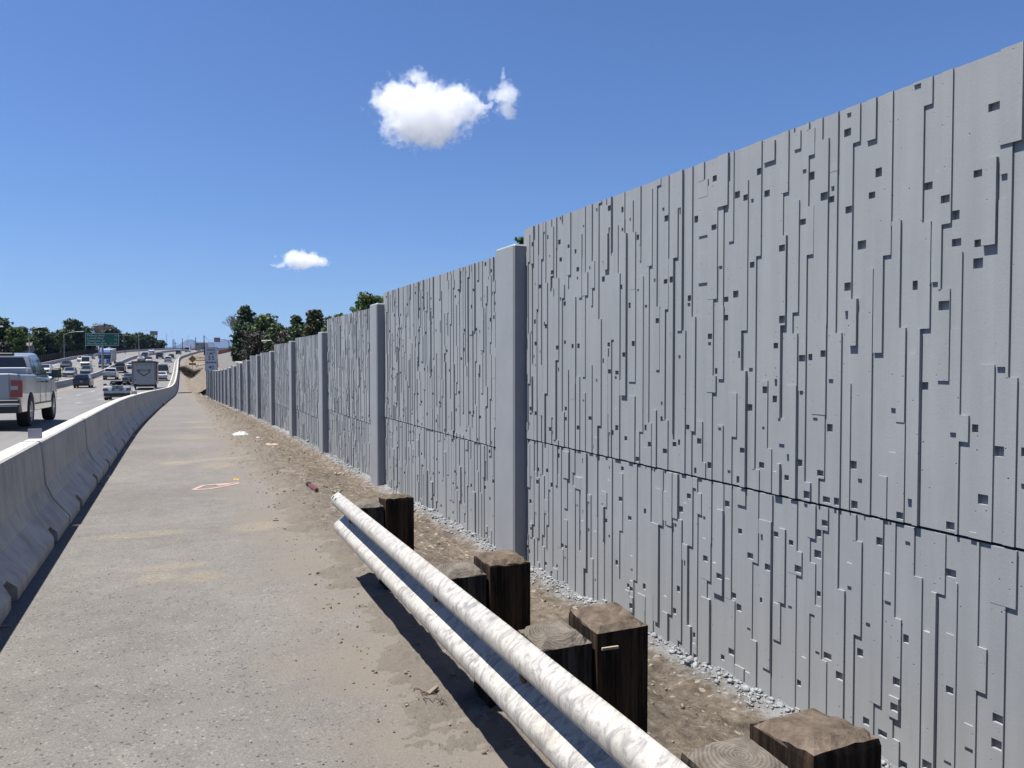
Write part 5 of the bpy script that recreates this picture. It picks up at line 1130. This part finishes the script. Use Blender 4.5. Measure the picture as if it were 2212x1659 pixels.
tree("tree", "dark green low tree in the gap before the olive tree", 655, 104, 700, 80, "leaf_dark", 4600, .2, cb=0, seed=53, style='flat', group=R_)
tree("tree", "green low tree directly behind the third post", 735, 86, 676, 60, "leaf_mid", 4200, .17, cb=0, seed=54, style='flat', group=R_)
tree("tree", "green lower boughs behind the bay past the second post", 790, 74, 650, 90, "leaf_mid", 4600, .17, cb=0, seed=55, style='flat', group=R_)
e = empty("street_lamp", at(592, 760, 112), (0, 0, 0), "small lamp head on an arm just above the wall before the thicket", "street lamp"); e.location.z = ZF(112); q = at(578, 736, 112); v0 = q - Vector(e.location)
MB().path([(0, 0, 0), (0, 0, v0.z - .5), (v0.x * .4, v0.y * .4, v0.z + .05), tuple(v0)], .05, 6).build("pole", "lamp_steel", e); MB().tube(tuple(v0), tuple(v0 + Vector((-.8, .3, -.05))), .10, .14, 8).build("lamp_head", "lamp_head", e)

# ------------------------------------------------------------------ clouds (real volumes in the sky)
def cloud(name, label, blobs, D, dens, seed, warp=60, nscale=.012, thr=.0, flatb=None):
    """blobs: (px, py, rx_px, ry_px); one box of vapour whose density is the union of soft ellipsoids eaten by noise"""
    k = D / FPX; xs = [b2[0] for b2 in blobs]; ys_ = [b2[1] for b2 in blobs]
    cx = (min(b2[0] - b2[2] for b2 in blobs) + max(b2[0] + b2[2] for b2 in blobs)) / 2; cy = (min(b2[1] - b2[3] for b2 in blobs) + max(b2[1] + b2[3] for b2 in blobs)) / 2
    hwx = (max(b2[0] + b2[2] for b2 in blobs) - min(b2[0] - b2[2] for b2 in blobs)) / 2 * k + 120; hz = (max(b2[1] + b2[3] for b2 in blobs) - min(b2[1] - b2[3] for b2 in blobs)) / 2 * k + 120; hy = min(hwx, hz) * .75
    c = at(cx, cy, D); m, nt, b = new_mat(name + "_vapour"); nt.nodes.remove(b)
    pv = nt.nodes.new("ShaderNodeVolumePrincipled"); pv.inputs["Color"].default_value = (.90, .91, .93, 1); pv.inputs["Anisotropy"].default_value = .1
    v = coords(nt); vo_ = nt.nodes.new('ShaderNodeVectorMath'); vo_.operation = 'ADD'; vo_.inputs[1].default_value = (seed * 317.3, seed * 71.9, seed * 53.1); nt.links.new(v, vo_.inputs[0]); w1 = noise_tex(nt, vo_.outputs[0], nscale * .9, 4, .6); w1.noise_dimensions = '3D'
    sub = nt.nodes.new("ShaderNodeVectorMath"); sub.operation = 'SUBTRACT'; sub.inputs[1].default_value = (.5, .5, .5); nt.links.new(w1.outputs["Color"], sub.inputs[0])
    sc = nt.nodes.new("ShaderNodeVectorMath"); sc.operation = 'SCALE'; sc.inputs["Scale"].default_value = warp; nt.links.new(sub.outputs[0], sc.inputs[0])
    ad = nt.nodes.new("ShaderNodeVectorMath"); ad.operation = 'ADD'; nt.links.new(v, ad.inputs[0]); nt.links.new(sc.outputs[0], ad.inputs[1])
    prev = None
    for (px, py, rx, ry) in blobs:
        o = nt.nodes.new("ShaderNodeVectorMath"); o.operation = 'SUBTRACT'; o.inputs[1].default_value = ((px - cx) * k, 0, -(py - cy) * k); nt.links.new(ad.outputs[0], o.inputs[0])
        dv_ = nt.nodes.new("ShaderNodeVectorMath"); dv_.operation = 'DIVIDE'; dv_.inputs[1].default_value = (rx * k, min(rx, ry * 1.4) * k, ry * k); nt.links.new(o.outputs[0], dv_.inputs[0])
        ln = nt.nodes.new("ShaderNodeVectorMath"); ln.operation = 'LENGTH'; nt.links.new(dv_.outputs[0], ln.inputs[0])
        s_ = nt.nodes.new("ShaderNodeMath"); s_.operation = 'SUBTRACT'; s_.inputs[0].default_value = 1; nt.links.new(ln.outputs["Value"], s_.inputs[1])
        if prev is None: prev = s_
        else:
            mx = nt.nodes.new("ShaderNodeMath"); mx.operation = 'MAXIMUM'; nt.links.new(prev.outputs[0], mx.inputs[0]); nt.links.new(s_.outputs[0], mx.inputs[1]); prev = mx
    sb = nt.nodes.new("ShaderNodeMath"); sb.operation = 'MULTIPLY_ADD'; sb.inputs[1].default_value = 1.5; sb.inputs[2].default_value = -.12; nt.links.new(prev.outputs[0], sb.inputs[0]); prev = sb
    nz = noise_tex(nt, vo_.outputs[0], nscale * 2.4, 10, .72)
    m1 = nt.nodes.new("ShaderNodeMath"); m1.operation = 'MULTIPLY_ADD'; m1.inputs[1].default_value = 3.6; m1.inputs[2].default_value = -1.8 - thr; nt.links.new(nz.outputs[0], m1.inputs[0])
    a1 = nt.nodes.new("ShaderNodeMath"); a1.operation = 'ADD'; nt.links.new(prev.outputs[0], a1.inputs[0]); nt.links.new(m1.outputs[0], a1.inputs[1])
    mr = nt.nodes.new("ShaderNodeMapRange"); mr.inputs["From Min"].default_value = 0.0; mr.inputs["From Max"].default_value = .28; mr.inputs["To Max"].default_value = dens; nt.links.new(a1.outputs[0], mr.inputs[0])
    nt.links.new(mr.outputs[0], pv.inputs["Density"]); nt.links.new(pv.outputs[0], nt.nodes["Material Output"].inputs["Volume"])
    o = MB().box(-hwx, hwx, -hy, hy, -hz, hz).build(name, m.name) if not MATS.update({m.name: m}) else None; o.location = c; o.rotation_euler = (0, 0, -YAW); tag(o, label, "cloud"); return o
cloud("cloud", "large white puffy cloud with a curling wisp on top", [(920, 245, 105, 68), (860, 220, 58, 44), (985, 225, 62, 40), (930, 285, 75, 34), (895, 160, 26, 14), (910, 178, 12, 20), (822, 218, 34, 16)], 2400, .016, 1, warp=105, nscale=.011)
cloud("cloud", "smaller torn cloud to the right of the large one", [(1092, 205, 30, 26), (1098, 238, 26, 16), (1062, 205, 22, 12), (1086, 158, 6, 16), (1052, 222, 20, 8)], 2400, .016, 2, warp=80, nscale=.016)
cloud("cloud", "small flat based cloud above the wall's far posts", [(652, 563, 52, 20), (640, 555, 26, 17), (672, 560, 30, 16), (600, 573, 20, 4), (695, 568, 18, 9)], 4200, .02, 3, warp=60, nscale=.010)

# ------------------------------------------------------------------ haze
m, nt, b = new_mat("haze_air"); nt.nodes.remove(b); pv = nt.nodes.new("ShaderNodeVolumePrincipled"); pv.inputs["Color"].default_value = (.28, .48, .95, 1); pv.inputs["Density"].default_value = 2.7e-5; pv.inputs["Anisotropy"].default_value = .3
nt.links.new(pv.outputs[0], nt.nodes["Material Output"].inputs["Volume"])
tag(MB().box(-20000, 20000, -15000, 20500, -32, 420).build("haze", "haze_air"), kind="stuff")
